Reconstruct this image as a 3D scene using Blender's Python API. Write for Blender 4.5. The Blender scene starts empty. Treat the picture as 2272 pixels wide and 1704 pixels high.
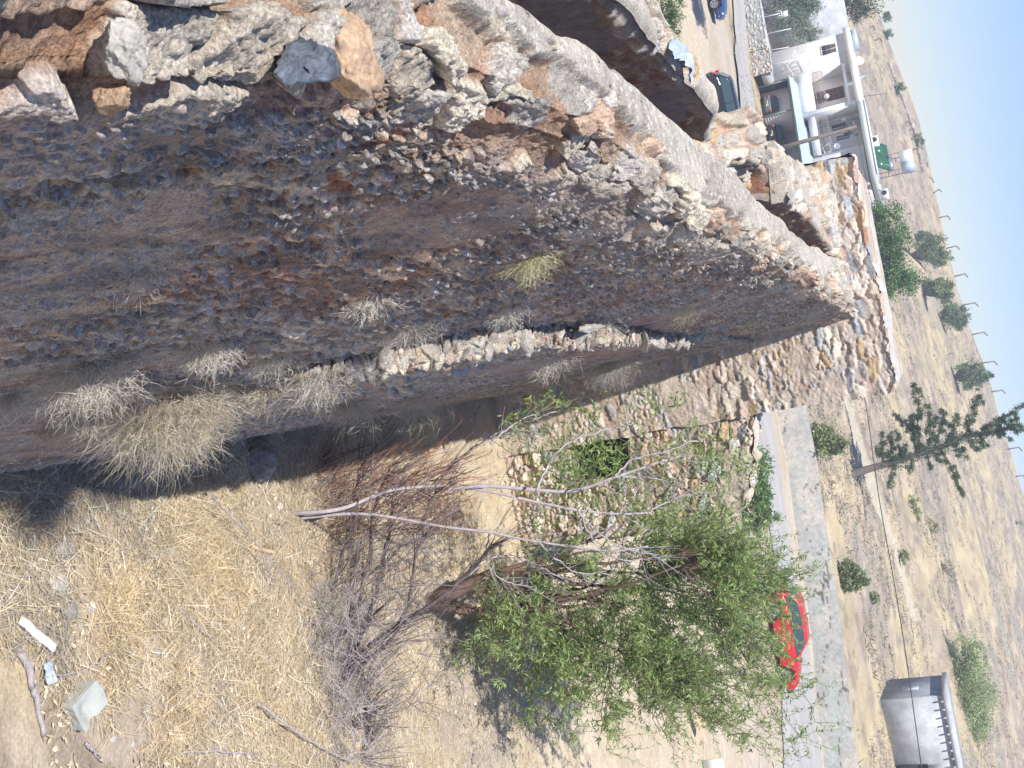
import bpy, math, random
import numpy as np
from mathutils import Vector, Matrix
random.seed(7); RNG = np.random.default_rng(7)
C = bpy.context.scene.collection
SC = bpy.context.scene

# ---------------------------------------------------------------- camera
F = 1150.0; EYE = 8.4; PITCH = math.radians(20.4); RHO = math.atan(.19)
fw = np.array([0, math.cos(PITCH), -math.sin(PITCH)]); rt = np.array([1., 0, 0]); upv = np.cross(rt, fw)
ex = upv*math.cos(RHO)+rt*math.sin(RHO); ey = rt*math.cos(RHO)-upv*math.sin(RHO)
cam_d = bpy.data.cameras.new("Camera"); cam = bpy.data.objects.new("camera", cam_d); C.objects.link(cam)
cam_d.sensor_width = 36; cam_d.lens = F*36/1024; cam_d.clip_start = .05; cam_d.clip_end = 6000
cam.matrix_world = Matrix(((ex[0], -ey[0], -fw[0], 0), (ex[1], -ey[1], -fw[1], 0), (ex[2], -ey[2], -fw[2], EYE), (0, 0, 0, 1)))
SC.camera = cam
# ---------------------------------------------------------------- light
SUN = np.array([-.178, -.50, 1.0]); SUN /= np.linalg.norm(SUN)
W = bpy.data.worlds.new("World"); SC.world = W; W.use_nodes = True
wn = W.node_tree.nodes; wl = W.node_tree.links
sky = wn.new('ShaderNodeTexSky'); sky.sky_type = 'NISHITA'; sky.sun_disc = False
sky.sun_elevation = math.asin(SUN[2]); sky.sun_rotation = math.atan2(SUN[0], SUN[1])
sky.air_density = 1.0; sky.dust_density = 0.05; sky.ozone_density = 5
tint = wn.new('ShaderNodeMix'); tint.data_type = 'RGBA'; tint.blend_type = 'MULTIPLY'; tint.inputs[0].default_value = 1; tint.inputs[7].default_value = (.92, .94, 1.10, 1)
wl.new(sky.outputs[0], tint.inputs[6]); wl.new(tint.outputs[2], wn['Background'].inputs[0]); wn['Background'].inputs[1].default_value = .11
sd = bpy.data.lights.new("Sun", 'SUN'); sd.energy = 4.8; sd.angle = math.radians(.53); sd.color = (1, .965, .9)
so = bpy.data.objects.new("sun", sd); C.objects.link(so); so.rotation_euler = Vector(SUN).to_track_quat('Z', 'Y').to_euler(); so.location = (0, 0, 60)
SC.view_settings.view_transform = 'Standard'; SC.view_settings.look = 'None'; SC.view_settings.exposure = .42; SC.view_settings.gamma = 1
SC.render.engine = 'CYCLES'

# ---------------------------------------------------------------- noise
def hsh(i, j, s):
    n = (i.astype(np.int64)*374761393 + j.astype(np.int64)*668265263 + s*974634777) & 0xffffffff
    n = ((n ^ (n >> 13))*1274126177) & 0xffffffff
    n = ((n ^ (n >> 16))*2246822519) & 0xffffffff
    return ((n ^ (n >> 15)) & 0xffffff)/float(0xffffff)
def vn(x, y, s=0):
    x = np.asarray(x, float); y = np.asarray(y, float)
    i = np.floor(x); j = np.floor(y); u = x-i; v = y-j; u = u*u*(3-2*u); v = v*v*(3-2*v)
    i = i.astype(np.int64); j = j.astype(np.int64)
    return (hsh(i, j, s)*(1-u)+hsh(i+1, j, s)*u)*(1-v)+(hsh(i, j+1, s)*(1-u)+hsh(i+1, j+1, s)*u)*v
def fbm(x, y, s=0, o=4):
    x = np.asarray(x, float); y = np.asarray(y, float)
    a = 0; w = .5; t = 0
    for k in range(o):
        a = a+w*vn(x, y, s+k*17); t += w; w *= .5; x = x*2.03+3.1; y = y*2.03+1.7
    return a/t
def voro(x, y, s=0, jit=.85, loc=False):
    i0 = np.floor(x).astype(np.int64); j0 = np.floor(y).astype(np.int64)
    f1 = np.full(x.shape, 9.); f2 = np.full(x.shape, 9.); r1 = np.zeros(x.shape); r2 = np.zeros(x.shape); lx = np.zeros(x.shape); ly = np.zeros(x.shape)
    for di in (-1, 0, 1):
        for dj in (-1, 0, 1):
            i = i0+di; j = j0+dj
            cx = i+.5+jit*(hsh(i, j, s)-.5); cy = j+.5+jit*(hsh(i, j, s+5)-.5)
            d = np.hypot(x-cx, y-cy); a = hsh(i, j, s+9); b = hsh(i, j, s+11)
            n = d < f1
            f2 = np.where(n, f1, np.minimum(f2, d)); f1 = np.where(n, d, f1); r1 = np.where(n, a, r1); r2 = np.where(n, b, r2)
            if loc: lx = np.where(n, x-cx, lx); ly = np.where(n, y-cy, ly)
    if loc: return f1, f2, r1, r2, lx, ly
    return f1, f2, r1, r2
def sst(a, b, x):
    t = np.clip((np.asarray(x, float)-a)/(b-a), 0, 1); return t*t*(3-2*t)
def mixc(a, b, t):
    t = np.asarray(t)[..., None]; return np.asarray(a)*(1-t)+np.asarray(b)*t

# ---------------------------------------------------------------- materials
def mat(name, col=None, rough=.8, metal=0, nscale=8, namt=.25, bump=.0, bscale=40, vcol=False, spec=.3, fine=0, fscale=120, bdist=.01, transl=None, aniso=None):
    m = bpy.data.materials.new(name); m.use_nodes = True; n = m.node_tree.nodes; l = m.node_tree.links
    b = n['Principled BSDF']; b.inputs['Roughness'].default_value = rough; b.inputs['Metallic'].default_value = metal
    b.inputs['Specular IOR Level'].default_value = spec
    tc = n.new('ShaderNodeTexCoord'); src = tc.outputs['Object']
    if aniso:
        mp = n.new('ShaderNodeMapping'); mp.inputs['Scale'].default_value = aniso; l.new(src, mp.inputs['Vector']); src = mp.outputs[0]
    def noise(sc, det=5):
        t = n.new('ShaderNodeTexNoise'); t.inputs['Scale'].default_value = sc; t.inputs['Detail'].default_value = det; t.inputs['Roughness'].default_value = .62
        l.new(src, t.inputs['Vector']); return t
    def mul(cs, fac, amt):
        r = n.new('ShaderNodeMapRange'); r.inputs['From Min'].default_value = .3; r.inputs['From Max'].default_value = .7
        r.inputs['To Min'].default_value = 1-amt; r.inputs['To Max'].default_value = 1+amt; l.new(fac, r.inputs['Value'])
        x = n.new('ShaderNodeVectorMath'); x.operation = 'SCALE'; l.new(cs, x.inputs[0]); l.new(r.outputs[0], x.inputs['Scale']); return x.outputs[0]
    if vcol:
        a = n.new('ShaderNodeAttribute'); a.attribute_name = 'Col'; c = a.outputs['Color']
    else:
        a = n.new('ShaderNodeRGB'); a.outputs[0].default_value = (*col, 1); c = a.outputs[0]
    if namt: c = mul(c, noise(nscale).outputs['Fac'], namt)
    if fine: c = mul(c, noise(fscale, 3).outputs['Fac'], fine)
    l.new(c, b.inputs['Base Color'])
    if bump:
        bp = n.new('ShaderNodeBump'); bp.inputs['Strength'].default_value = bump; bp.inputs['Distance'].default_value = bdist
        l.new(noise(bscale, 8).outputs['Fac'], bp.inputs['Height']); l.new(bp.outputs[0], b.inputs['Normal'])
    if transl:
        tr = n.new('ShaderNodeBsdfTranslucent'); l.new(c, tr.inputs['Color']); mx = n.new('ShaderNodeMixShader'); mx.inputs[0].default_value = transl
        l.new(b.outputs[0], mx.inputs[1]); l.new(tr.outputs[0], mx.inputs[2]); l.new(mx.outputs[0], n['Material Output'].inputs['Surface'])
    return m
M = {}
M['rock'] = mat('rubble_masonry', vcol=True, rough=.92, nscale=11, namt=.25, fine=.42, fscale=85, bump=1., bscale=60, bdist=.02, spec=.15)
M['rockfar'] = mat('dressed_masonry', vcol=True, rough=.92, nscale=5, namt=.2, fine=.2, fscale=25, bump=.8, bscale=18, bdist=.03, spec=.15)
M['ground'] = mat('dry_ground', vcol=True, rough=.97, nscale=3.5, namt=.16, fine=.22, fscale=32, bump=.7, bscale=14, bdist=.03, spec=.1)
M['cement'] = mat('cement_screed', (.55, .50, .41), rough=.9, nscale=5, namt=.16, fine=.16, fscale=90, bump=.5, bscale=60, bdist=.006, spec=.15)
M['concrete'] = mat('concrete', (.46, .47, .485), rough=.9, nscale=1.3, namt=.25, fine=.1, fscale=9, bump=.3, bscale=12, spec=.2)
M['concrete_shaded'] = mat('shaded_concrete', (.24, .26, .29), rough=.9, nscale=1.3, namt=.2, fine=.1, fscale=9, spec=.2)  # darkened copy of the concrete, paints the shade on the hut's end wall
M['asphalt'] = mat('worn_asphalt', (.41, .39, .365), rough=.9, nscale=.9, namt=.14, fine=.08, fscale=8, spec=.2, bump=.2, bscale=6, aniso=(.35, 1, 1))
M['wood'] = mat('grey_bark', (.38, .34, .345), rough=.9, nscale=14, namt=.3, fine=.2, bump=.5, bscale=40, spec=.1)
M['barkbrown'] = mat('brown_bark', (.16, .105, .085), rough=.9, nscale=10, namt=.35, fine=.2, bump=.6, bscale=30, spec=.1)
M['barkpale'] = mat('pale_bark', (.43, .38, .39), rough=.85, nscale=9, namt=.25, fine=.15, bump=.4, bscale=30, spec=.15)
M['limb'] = mat('dark_bark', (.14, .11, .11), rough=.9, nscale=8, namt=.3, bump=.5, bscale=30, spec=.1)
M['twigdark'] = mat('dark_twig', (.28, .235, .24), rough=.9, nscale=6, namt=.35, spec=.1)
M['twigred'] = mat('red_twig', (.38, .19, .13), rough=.85, nscale=4, namt=.35, spec=.15)
M['leaf'] = mat('leaf', vcol=True, rough=.5, nscale=1.5, namt=.15, spec=.4, transl=.5)
M['farleaf'] = mat('far_leaf', vcol=True, rough=.8, nscale=.7, namt=.2, spec=.1, transl=.25)
M['straw'] = mat('straw', vcol=True, rough=.85, nscale=2, namt=.15, spec=.15, transl=.2)
M['white'] = mat('white_paint', (.84, .83, .82), rough=.7, nscale=1.1, namt=.07, fine=.04, fscale=9, spec=.3)
M['cream'] = mat('cream_render', (.76, .72, .67), rough=.85, nscale=1.0, namt=.09, fine=.05, fscale=10, spec=.2)
M['greywall'] = mat('grey_render', (.60, .60, .61), rough=.85, nscale=1.0, namt=.10, spec=.2)
M['fascia'] = mat('painted_fascia', (.60, .64, .60), rough=.8, nscale=1.0, namt=.08, spec=.2)
M['sheet'] = mat('galvanised_sheet', (.50, .60, .68), rough=.45, metal=.2, nscale=1, namt=.1, spec=.4)
M['shade'] = mat('dim_render', (.20, .20, .20), rough=.9, nscale=1.2, namt=.15, spec=.15)
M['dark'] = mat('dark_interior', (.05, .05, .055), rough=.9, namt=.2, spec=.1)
M['brown'] = mat('brown_shutter', (.16, .065, .05), rough=.7, namt=.15, spec=.2)
M['rail'] = mat('iron_railing', (.35, .31, .29), rough=.6, metal=.1, namt=.1)
M['greenpost'] = mat('green_painted_steel', (.22, .30, .27), rough=.6, namt=.1)
M['solar'] = mat('solar_panel', (.03, .13, .07), rough=.25, namt=.1, spec=.5)
M['steel'] = mat('rusted_steel', (.24, .16, .13), rough=.7, metal=.3, namt=.2)
M['pole'] = mat('pole_wood', (.21, .17, .14), rough=.9, nscale=3, namt=.25)
M['post'] = mat('old_concrete_post', (.20, .17, .15), rough=.9, nscale=2, namt=.2)
M['glass'] = mat('car_glass', (.05, .08, .08), rough=.06, namt=0, spec=.9)
M['tyre'] = mat('tyre_rubber', (.03, .03, .03), rough=.8, namt=.1)
M['rim'] = mat('alloy', (.55, .56, .58), rough=.3, metal=.8, namt=0)
M['redpaint'] = mat('red_car_paint', (.60, .022, .02), rough=.22, namt=.03, spec=.6)
M['blackpaint'] = mat('black_car_paint', (.014, .022, .028), rough=.15, namt=.03, spec=.7)
M['bluepaint'] = mat('blue_car_paint', (.03, .07, .20), rough=.2, namt=.03, spec=.6)
M['greypaint'] = mat('grey_car_paint', (.09, .12, .13), rough=.25, namt=.03, spec=.6)
M['trim'] = mat('black_plastic', (.025, .03, .03), rough=.6, namt=.05)
M['tail'] = mat('tail_lens', (.55, .02, .02), rough=.2, namt=0, spec=.6)
M['lamp'] = mat('lamp_lens', (.6, .62, .62), rough=.15, namt=0, spec=.7)
M['plate'] = mat('yellow_plate', (.72, .58, .12), rough=.5, namt=0)
M['canister'] = mat('dented_plastic', (.44, .45, .42), rough=.45, nscale=5, namt=.07, spec=.4)
M['bluestone'] = mat('blue_slate', (.10, .115, .135), rough=.5, nscale=7, namt=.6, fine=.4, fscale=45, bump=1., bscale=18, bdist=.03, spec=.4)
M['orangestone'] = mat('orange_stone', (.42, .29, .19), rough=.85, nscale=6, namt=.45, fine=.3, fscale=70, bump=.8, bscale=35, spec=.2)
M['palestone'] = mat('pale_stone', (.43, .40, .35), rough=.85, nscale=7, namt=.25, fine=.2, bump=.7, bscale=30, spec=.2)
M['greystone'] = mat('grey_stone', (.30, .27, .24), rough=.9, nscale=7, namt=.3, fine=.3, bump=.8, bscale=30, spec=.15)
M['plank'] = mat('raw_board', (.60, .43, .26), rough=.8, namt=.12, spec=.2)
M['signgreen'] = mat('green_sign_paint', (.05, .32, .10), rough=.5, namt=.04)
M['cable'] = mat('black_cable', (.06, .06, .07), rough=.7, namt=0)
M['bluetarp'] = mat('blue_tarp', (.42, .48, .56), rough=.5, nscale=6, namt=.25, bump=.5, bscale=9, bdist=.05)

# ---------------------------------------------------------------- mesh tools
class MB:
    def __init__(s): s.v = []; s.f4 = []; s.f3 = []; s.c = []; s.n = 0
    def add(s, V, Q=None, T=None, col=None):
        V = np.asarray(V, float).reshape(-1, 3); s.v.append(V)
        if Q is not None and len(Q): s.f4.append(np.asarray(Q, np.int64).reshape(-1, 4)+s.n)
        if T is not None and len(T): s.f3.append(np.asarray(T, np.int64).reshape(-1, 3)+s.n)
        if col is None: col = (.5, .5, .5)
        c = np.asarray(col, float)
        s.c.append(np.broadcast_to(c, V.shape) if c.ndim == 1 else c.reshape(-1, 3)); s.n += len(V)
    def grid(s, P, col=None, flip=False):
        n, m = P.shape[:2]; idx = np.arange(n*m).reshape(n, m)
        q = np.stack([idx[:-1, :-1], idx[1:, :-1], idx[1:, 1:], idx[:-1, 1:]], -1).reshape(-1, 4)
        if flip: q = q[:, ::-1]
        s.add(P.reshape(-1, 3), Q=q, col=col)
    def box(s, lo, hi, col=None, frame=None):
        x0, y0, z0 = lo; x1, y1, z1 = hi
        V = np.array([(x0, y0, z0), (x1, y0, z0), (x1, y1, z0), (x0, y1, z0), (x0, y0, z1), (x1, y0, z1), (x1, y1, z1), (x0, y1, z1)], float)
        if frame is not None: V = frame(V)
        s.add(V, Q=[(0, 3, 2, 1), (4, 5, 6, 7), (0, 1, 5, 4), (1, 2, 6, 5), (2, 3, 7, 6), (3, 0, 4, 7)], col=col)
    def tube(s, pts, rad, k=5, col=None, cap=True):
        P = np.asarray(pts, float); n = len(P); R = np.broadcast_to(np.asarray(rad, float), (n,))
        T = np.gradient(P, axis=0); T /= np.linalg.norm(T, axis=1)[:, None]+1e-9
        a = np.array([0, 0, 1.]) if abs(T[0, 2]) < .9 else np.array([1., 0, 0])
        U = np.cross(T, a); U /= np.linalg.norm(U, axis=1)[:, None]+1e-9; Vv = np.cross(T, U)
        th = np.arange(k)*2*math.pi/k
        G = P[:, None]+R[:, None, None]*(np.cos(th)[None, :, None]*U[:, None]+np.sin(th)[None, :, None]*Vv[:, None])
        idx = np.arange(n*k).reshape(n, k); nx = np.roll(idx, -1, 1)
        q = np.stack([idx[:-1], nx[:-1], nx[1:], idx[1:]], -1).reshape(-1, 4); V = G.reshape(-1, 3); t = []
        if cap:
            V = np.vstack([V, P[:1], P[-1:]]); b = n*k
            for i in range(k): t += [(b, idx[0, (i+1) % k], idx[0, i]), (b+1, idx[-1, i], idx[-1, (i+1) % k])]
        s.add(V, Q=q, T=t, col=col)
    def bars(s, A, B, r, k=4, col=None):
        for a, b in zip(A, B): s.tube([a, b], r, k, col)
    def build(s, name, m, parent=None, smooth=False):
        me = bpy.data.meshes.new(name)
        V = np.vstack(s.v); me.vertices.add(len(V)); me.vertices.foreach_set('co', V.astype(np.float32).ravel())
        q = np.vstack(s.f4) if s.f4 else np.zeros((0, 4), np.int64); t = np.vstack(s.f3) if s.f3 else np.zeros((0, 3), np.int64)
        L = np.concatenate([q.ravel(), t.ravel()]).astype(np.int32); me.loops.add(len(L)); me.loops.foreach_set('vertex_index', L)
        st = np.concatenate([np.arange(len(q))*4, len(q)*4+np.arange(len(t))*3]).astype(np.int32)
        me.polygons.add(len(st)); me.polygons.foreach_set('loop_start', st)
        me.update(calc_edges=True); me.validate()
        if smooth: me.polygons.foreach_set('use_smooth', np.ones(len(me.polygons), bool))
        at = me.color_attributes.new('Col', 'FLOAT_COLOR', 'POINT'); cc = np.ones((len(V), 4), np.float32); cc[:, :3] = np.vstack(s.c)
        at.data.foreach_set('color', cc.ravel())
        me.materials.append(m if not isinstance(m, str) else M[m])
        o = bpy.data.objects.new(name, me); C.objects.link(o)
        if parent is not None:
            o.parent = parent; o.matrix_parent_inverse = Matrix.Translation(-Vector(parent.location)) if PINV.get(parent.name) else Matrix.Identity(4)
        return o
PINV = {}
def tag(o, label=None, cat=None, group=None, kind=None):
    if label: o['label'] = label
    if cat: o['category'] = cat
    if group: o['group'] = group
    if kind: o['kind'] = kind
    return o
def thing(name, label, cat, loc, rz=0, group=None, local=False):
    """local=False: children are written in world coordinates"""
    o = bpy.data.objects.new(name, None); C.objects.link(o); o.location = tuple(float(a) for a in loc); o.rotation_euler = (0, 0, rz)
    o.empty_display_size = .3
    if not local: PINV[o.name] = True
    return tag(o, label, cat, group, 'thing')
def frame2(p0, ang, z0=0):
    c, s = math.cos(ang), math.sin(ang)
    def f(V):
        V = np.asarray(V, float); return np.stack([p0[0]+c*V[..., 0]-s*V[..., 1], p0[1]+s*V[..., 0]+c*V[..., 1], z0+V[..., 2]], -1)
    return f

# ---------------------------------------------------------------- sight lines (photo pixel -> world ray)
def Af(x, y): return (x/2.1602, y/2.1602)
def crop(ox, oy, sc): return lambda x, y: ((ox+x*sc)/2.21875, (oy+y*sc)/2.21875)
Z1 = crop(1400, 0, .39421); Z2 = crop(1600, 0, .22604); Z3 = crop(1600, 600, .3038); Z4 = crop(1600, 1100, .36403); Z2b = crop(1300, 0, .1808)
Z3b = crop(1500, 250, .226); Z6 = crop(1800, 250, .21338); Z7 = crop(1850, 850, .19104); Z5 = crop(700, 500, .40687); Z8 = crop(1050, 780, .2941); SR = crop(0, 0, 1)
def ray(p):
    d = fw*F+ex*(p[0]-512)+ey*(p[1]-384); return d/np.linalg.norm(d)
O = np.array([0, 0, EYE])
def at_y(p, Y): d = ray(p); return O+d*(Y/d[1])
def at_z(p, z): d = ray(p); return O+d*((z-EYE)/d[2])

# ---------------------------------------------------------------- terrain
ZR = crop(1136, 852, .51356)
def g0(ps, Zf, z=0.): return np.array([at_z(Zf(*p), z) for p in ps])
RN = g0([(1035, 120), (1060, 300), (1090, 500), (1130, 750), (1152, 1000), (1165, 1350), (1172, 1650)], ZR); RF = g0([(1115, 120), (1150, 350), (1185, 600), (1222, 850), (1268, 1080), (1300, 1300), (1335, 1650)], ZR)
BK = g0([(1145, 110), (1190, 350), (1225, 620), (1270, 900), (1300, 1150), (1320, 1400), (1350, 1650)], ZR)
BX = np.concatenate([[-90, -60, -23.5, -11.8, 2.], BK[:, 0], [45, 70]]); BY = np.concatenate([[163, 123, 83, 76, 59.5], BK[:, 1], [BK[-1, 1]-12, BK[-1, 1]-28]])
NX = np.concatenate([[-90, -60, -21.3, -10.3], RN[:, 0], [30, 60.]]); NY = np.concatenate([[150, 112, 74.5, 64.4], RN[:, 1], [36, 20.]])
def yfar(x): return np.interp(x, BX, BY)-1.1
def ynear(x): return np.interp(x, NX, NY)
RA = np.radians([-60, -30, -14.1, -8.2, -5.7, -.2, 4.4, 8.4, 16, 30, 60]); RE = np.array([-2.2, -1.5, .02, .98, 1.02, 1.2, 1.85, 2.2, 3.0, 3.6, 4.])
RR = 215.
def terr(x, y):
    x = np.asarray(x, float); y = np.asarray(y, float)
    r = np.hypot(x, y); az = np.arctan2(x, np.maximum(y, .01))
    zr = EYE+RR*np.tan(np.radians(np.interp(az, RA, RE)))
    d = y-yfar(x)
    right = sst(-9, -4, x)
    low = -2*sst(66, 92, y)*(1-sst(-11, -4, x))
    step = 1.3*sst(1.5, 1.95, d)*right
    r0 = 62+44*(1-sst(-12, -2, x))
    zb = low+step
    t = np.clip((r-r0)/(RR-r0), 0, None)
    tt = np.minimum(t, 1)
    prof = .55*tt+.45*tt**1.7
    hump = (fbm(x/26, y/26, 3, 4)-.5)*3.2*sst(0, .25, t)*(1-sst(.93, 1, t))
    z = zb+(zr-zb)*prof+hump+(fbm(x/5, y/5, 8, 3)-.5)*.55*sst(0, .1, t)
    z = np.where(t > 1, z-(t-1)*40, z)
    # lot: gentle unevenness
    z = z+np.where(d < -6, (fbm(x/1.3, y/1.3, 4, 3)-.5)*.16+(fbm(x/.25, y/.25, 14, 2)-.5)*.035, 0)*np.clip(-(d+6)/4, 0, 1)
    return z+1.3*(1-sst(5.5, 16.5, y))
def hit(p, zo=0.):
    d = ray(p); t = np.geomspace(4, 420, 5000); P = O+d*t[:, None]; g = terr(P[:, 0], P[:, 1])+zo
    k = np.argmax(P[:, 2] < g)
    return P[k] if (P[:, 2] < g).any() else O+d*RR
TRK = [hit(Z3(870, 930)), hit(Z3(1000, 930)), hit(Z3(930, 1100)), hit(Z3(1000, 1110)), hit(Z3(1010, 1400)), hit(Z3(1090, 1400)),
       hit(Z4(905, 0)), hit(Z4(975, 0)), hit(Z4(1000, 200)), hit(Z4(1045, 200)), hit(Z4(1090, 480)), hit(Z4(1130, 480)), hit(Z4(1180, 780)), hit(Z4(1215, 770))]
trA = np.array(TRK[0::2])[:, :2]; trB = np.array(TRK[1::2])[:, :2]
def poly_in(x, y, poly):
    ins = np.zeros(x.shape, bool); n = len(poly)
    for i in range(n):
        x1, y1 = poly[i]; x2, y2 = poly[(i+1) % n]
        c = ((y1 > y) != (y2 > y)) & (x < (x2-x1)*(y-y1)/(y2-y1+1e-12)+x1); ins ^= c
    return ins
def ground_sheet():
    az = np.radians(np.concatenate([np.arange(-180, -40, 5), np.arange(-40, -19, 1), np.linspace(-19, 27, 620), np.arange(28, 45, 1), np.arange(45, 181, 5)]))
    r = np.concatenate([[0.3, 1, 2, 3, 4.5], np.geomspace(6, 28, 300), np.geomspace(28.1, 260, 520), np.geomspace(265, 3000, 14)])
    A, R = np.meshgrid(az, r); x = R*np.sin(A); y = R*np.cos(A)
    z = terr(x, y); z = np.where(R > 260, np.maximum(z, -60), z)
    # dirt track is cut a little into the slope
    tp = list(map(tuple, trA))+list(map(tuple, trB[::-1])); wob = (fbm(x/3, y/3, 77, 3)-.5)*1.6
    tr = poly_in(x+wob, y+wob, tp); z = z-tr*.12
    d = y-yfar(x); dn = y-ynear(x)
    n1 = fbm(x/2.2, y/2.2, 21, 5); n2 = fbm(x/9, y/9, 22, 4); n3 = fbm(x/.5, y/.5, 23, 3); n4 = fbm(x/26, y/18, 25, 4)
    soil = mixc((.40, .335, .265), (.50, .40, .28), sst(.35, .65, n1)); straw = mixc((.47, .375, .24), (.54, .46, .33), sst(.3, .7, n3))
    lot = mixc(soil, straw, sst(.42, .6, .6*n1+.4*n2))
    near = 1-sst(13, 20, R); lot = mixc(lot, lot*np.array([.74, .72, .72]), near*sst(.4, .62, n3))
    sand = mixc((.56, .47, .35), (.50, .41, .29), sst(.35, .65, n1)); lot = mixc(lot, sand, sst(17, 24, y)*.85)
    hill = mixc((.405, .345, .285), (.53, .45, .305), sst(.42, .58, .35*n2+.35*n4+.3*n1)); hf_ = fbm(x/1.2, y/2.2, 36, 4); hill = hill*(.72+.56*hf_)[..., None]; hill = mixc(hill, (.23, .20, .17), sst(.60, .70, fbm(x/.9, y/1.5, 37, 3))*.55); hill = mixc(hill, (.27, .235, .225), sst(.6, .74, fbm(x/4, y/4, 31, 4))*.7)
    hill = mixc(hill, (.30, .31, .30), sst(.60, .72, fbm(x/7+9, y/7, 33, 4))*.5)
    hill = mixc(hill, (.60, .50, .40), (fbm(x/1.1, y/1.1, 35, 2) > .72)*.6)
    hill = hill*np.array([.92, .88, .80]); c = mixc(lot, hill, sst(0, 2.5, d)); verge = mixc((.50, .43, .34), (.44, .36, .27), sst(.3, .7, n1))
    c = mixc(c, verge, sst(-14, -4, dn)*(1-sst(1.3, 2.6, d)))
    c = mixc(c, (.50, .44, .335), tr*(.75+.25*(n3 > .5)))
    mb = MB(); P = np.stack([x, y, z], -1); mb.grid(P, c, flip=False)
    return tag(mb.build('ground', M['ground'], smooth=True), kind='structure')
ground_sheet()
# road: a worn grey sheet lying on the ground
def road():
    LN = [hit(Z2(*p)) for p in [(95, -60), (130, 400), (150, 800), (170, 1200), (195, 1450)]]; LF = [hit(Z2(*p)) for p in [(205, -60), (245, 500), (290, 900), (345, 1200), (400, 1450)]]
    e = lambda p0, p1, k: p0+(p0-p1)*k
    N_ = [e(LN[0], LN[1], 2.5)]+LN+list(RN)+[e(RN[-1], RN[-2], 3)]; F_ = [e(LF[0], LF[1], 2.5)]+LF+list(RF)+[e(RF[-1], RF[-2], 3)]
    def dens(P):
        P = np.array(P)[:, :2]; L = np.concatenate([[0], np.cumsum(np.linalg.norm(np.diff(P, axis=0), axis=1))]); t = np.linspace(0, 1, 420); return np.stack([np.interp(t, L/L[-1], P[:, i]) for i in (0, 1)], -1)
    # pair the two edges by picture order
    n = len(N_); tt = np.linspace(0, n-1, 420); N2 = np.stack([np.interp(tt, np.arange(n), np.array(N_)[:, i]) for i in (0, 1)], -1); F2 = np.stack([np.interp(tt, np.arange(n), np.array(F_)[:, i]) for i in (0, 1)], -1)
    cut = (fbm(N2[:, 0]/1.6, N2[:, 0]*0, 55, 3)-.5)*.5; N2[:, 1] += cut; F2[:, 1] += cut*.7
    s = np.linspace(0, 1, 16)[None, :, None]; G = N2[:, None]*(1-s)+F2[:, None]*s; Z = terr(G[..., 0], G[..., 1])+.10*(1-sst(-8, 0, G[..., 0]))+.04
    mb = MB(); mb.grid(np.concatenate([G, Z[..., None]], -1), (.5, .5, .5), flip=True); tag(mb.build('road', M['asphalt'], smooth=True), kind='structure')
road()
# ---------------------------------------------------------------- masonry
def palette(r, cols):
    k = np.clip((r*len(cols)).astype(int), 0, len(cols)-1); return np.asarray(cols)[k]
def stones(u, v, su, sv, seed, drop=.25, warp=.35, cols=None, mud=(.34, .17, .11), mud2=(.40, .28, .22), amp=1., lo=.05, hi=.26, tilt=1.6):
    wu = u/su+(fbm(u/su*1.3, v/sv*1.3, seed+40, 3)-.5)*warp*2; wv = v/sv+(fbm(u/su*1.3+7, v/sv*1.3, seed+41, 3)-.5)*warp*2
    f1, f2, r1, r2, lx, ly = voro(wu, wv, seed, loc=True); e = f2-f1
    keep = (r1 > drop)
    tr1 = (r1*13.7) % 1-.5; tr2 = (r2*17.3) % 1-.5; h = sst(lo, hi, e)*np.clip(.3+.6*r2+(tr1*lx+tr2*ly)*tilt, 0, 1.3)*keep
    rough = fbm(u/.035, v/.028, seed+50, 4)-.5
    h = h*(1+.5*rough)+rough*.35
    c = palette((r1*7.3+r2*3.1) % 1, cols); c = c*(.8+.4*r2[..., None])
    m = mixc(mud, mud2, sst(.35, .65, fbm(u/.4, v/.3, seed+60, 4)))
    k = sst(lo*.7, hi*.75, e)*keep
    return h*amp, mixc(m, c, k), k
DULL0 = [(.31, .30, .31), (.38, .37, .37), (.26, .27, .30), (.45, .42, .39), (.35, .29, .24), (.22, .23, .26), (.45, .44, .46), (.58, .56, .54)]
DULL = [tuple(np.array(q)*(1.22, 1.04, .80)) for q in DULL0]
WARM = [(.56, .47, .37), (.60, .53, .44), (.52, .38, .23), (.50, .46, .41), (.62, .56, .48), (.53, .42, .34), (.42, .43, .44), (.58, .50, .42), (.56, .44, .37)]
TOPC = [(.58, .50, .40), (.52, .46, .38), (.47, .43, .37), (.62, .55, .43), (.52, .37, .27), (.42, .38, .33), (.58, .53, .47), (.52, .45, .36)]

def Ix(y, t): t = np.asarray(t); return np.interp(y, t[:, 0], t[:, 1])
XL = [(-2, -1.5), (.5, -1.45), (4.06, -1.39), (5.9, -1.39), (7.15, -1.34), (8.3, -1.3), (9.5, -1.21), (12, -1.03), (14.2, -.97), (19.8, -.98), (21.4, -1.0)]
XR = [(-2, -.5), (.5, -.52), (1.4, -.62), (2, -.74), (2.55, -.85), (3.35, -.96), (4.05, -.99), (5.3, -.98), (7.2, -.8), (10, -.7), (13.5, -.56), (15, -.46), (21.4, -.04)]
XB = [(-2, -.12), (3, -.06), (8.5, .0), (21.4, .17)]
def zl_(y): return np.interp(y, [4, 6.8, 7.3, 7.8, 8.5, 9.7, 12, 15, 21.4], [4.0, 4.2, 4.7, 5.0, 5.22, 5.33, 5.3, 5.12, 5.2])+(fbm(np.asarray(y)/.8, np.asarray(y)*0, 66, 3)-.5)*.16
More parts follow.
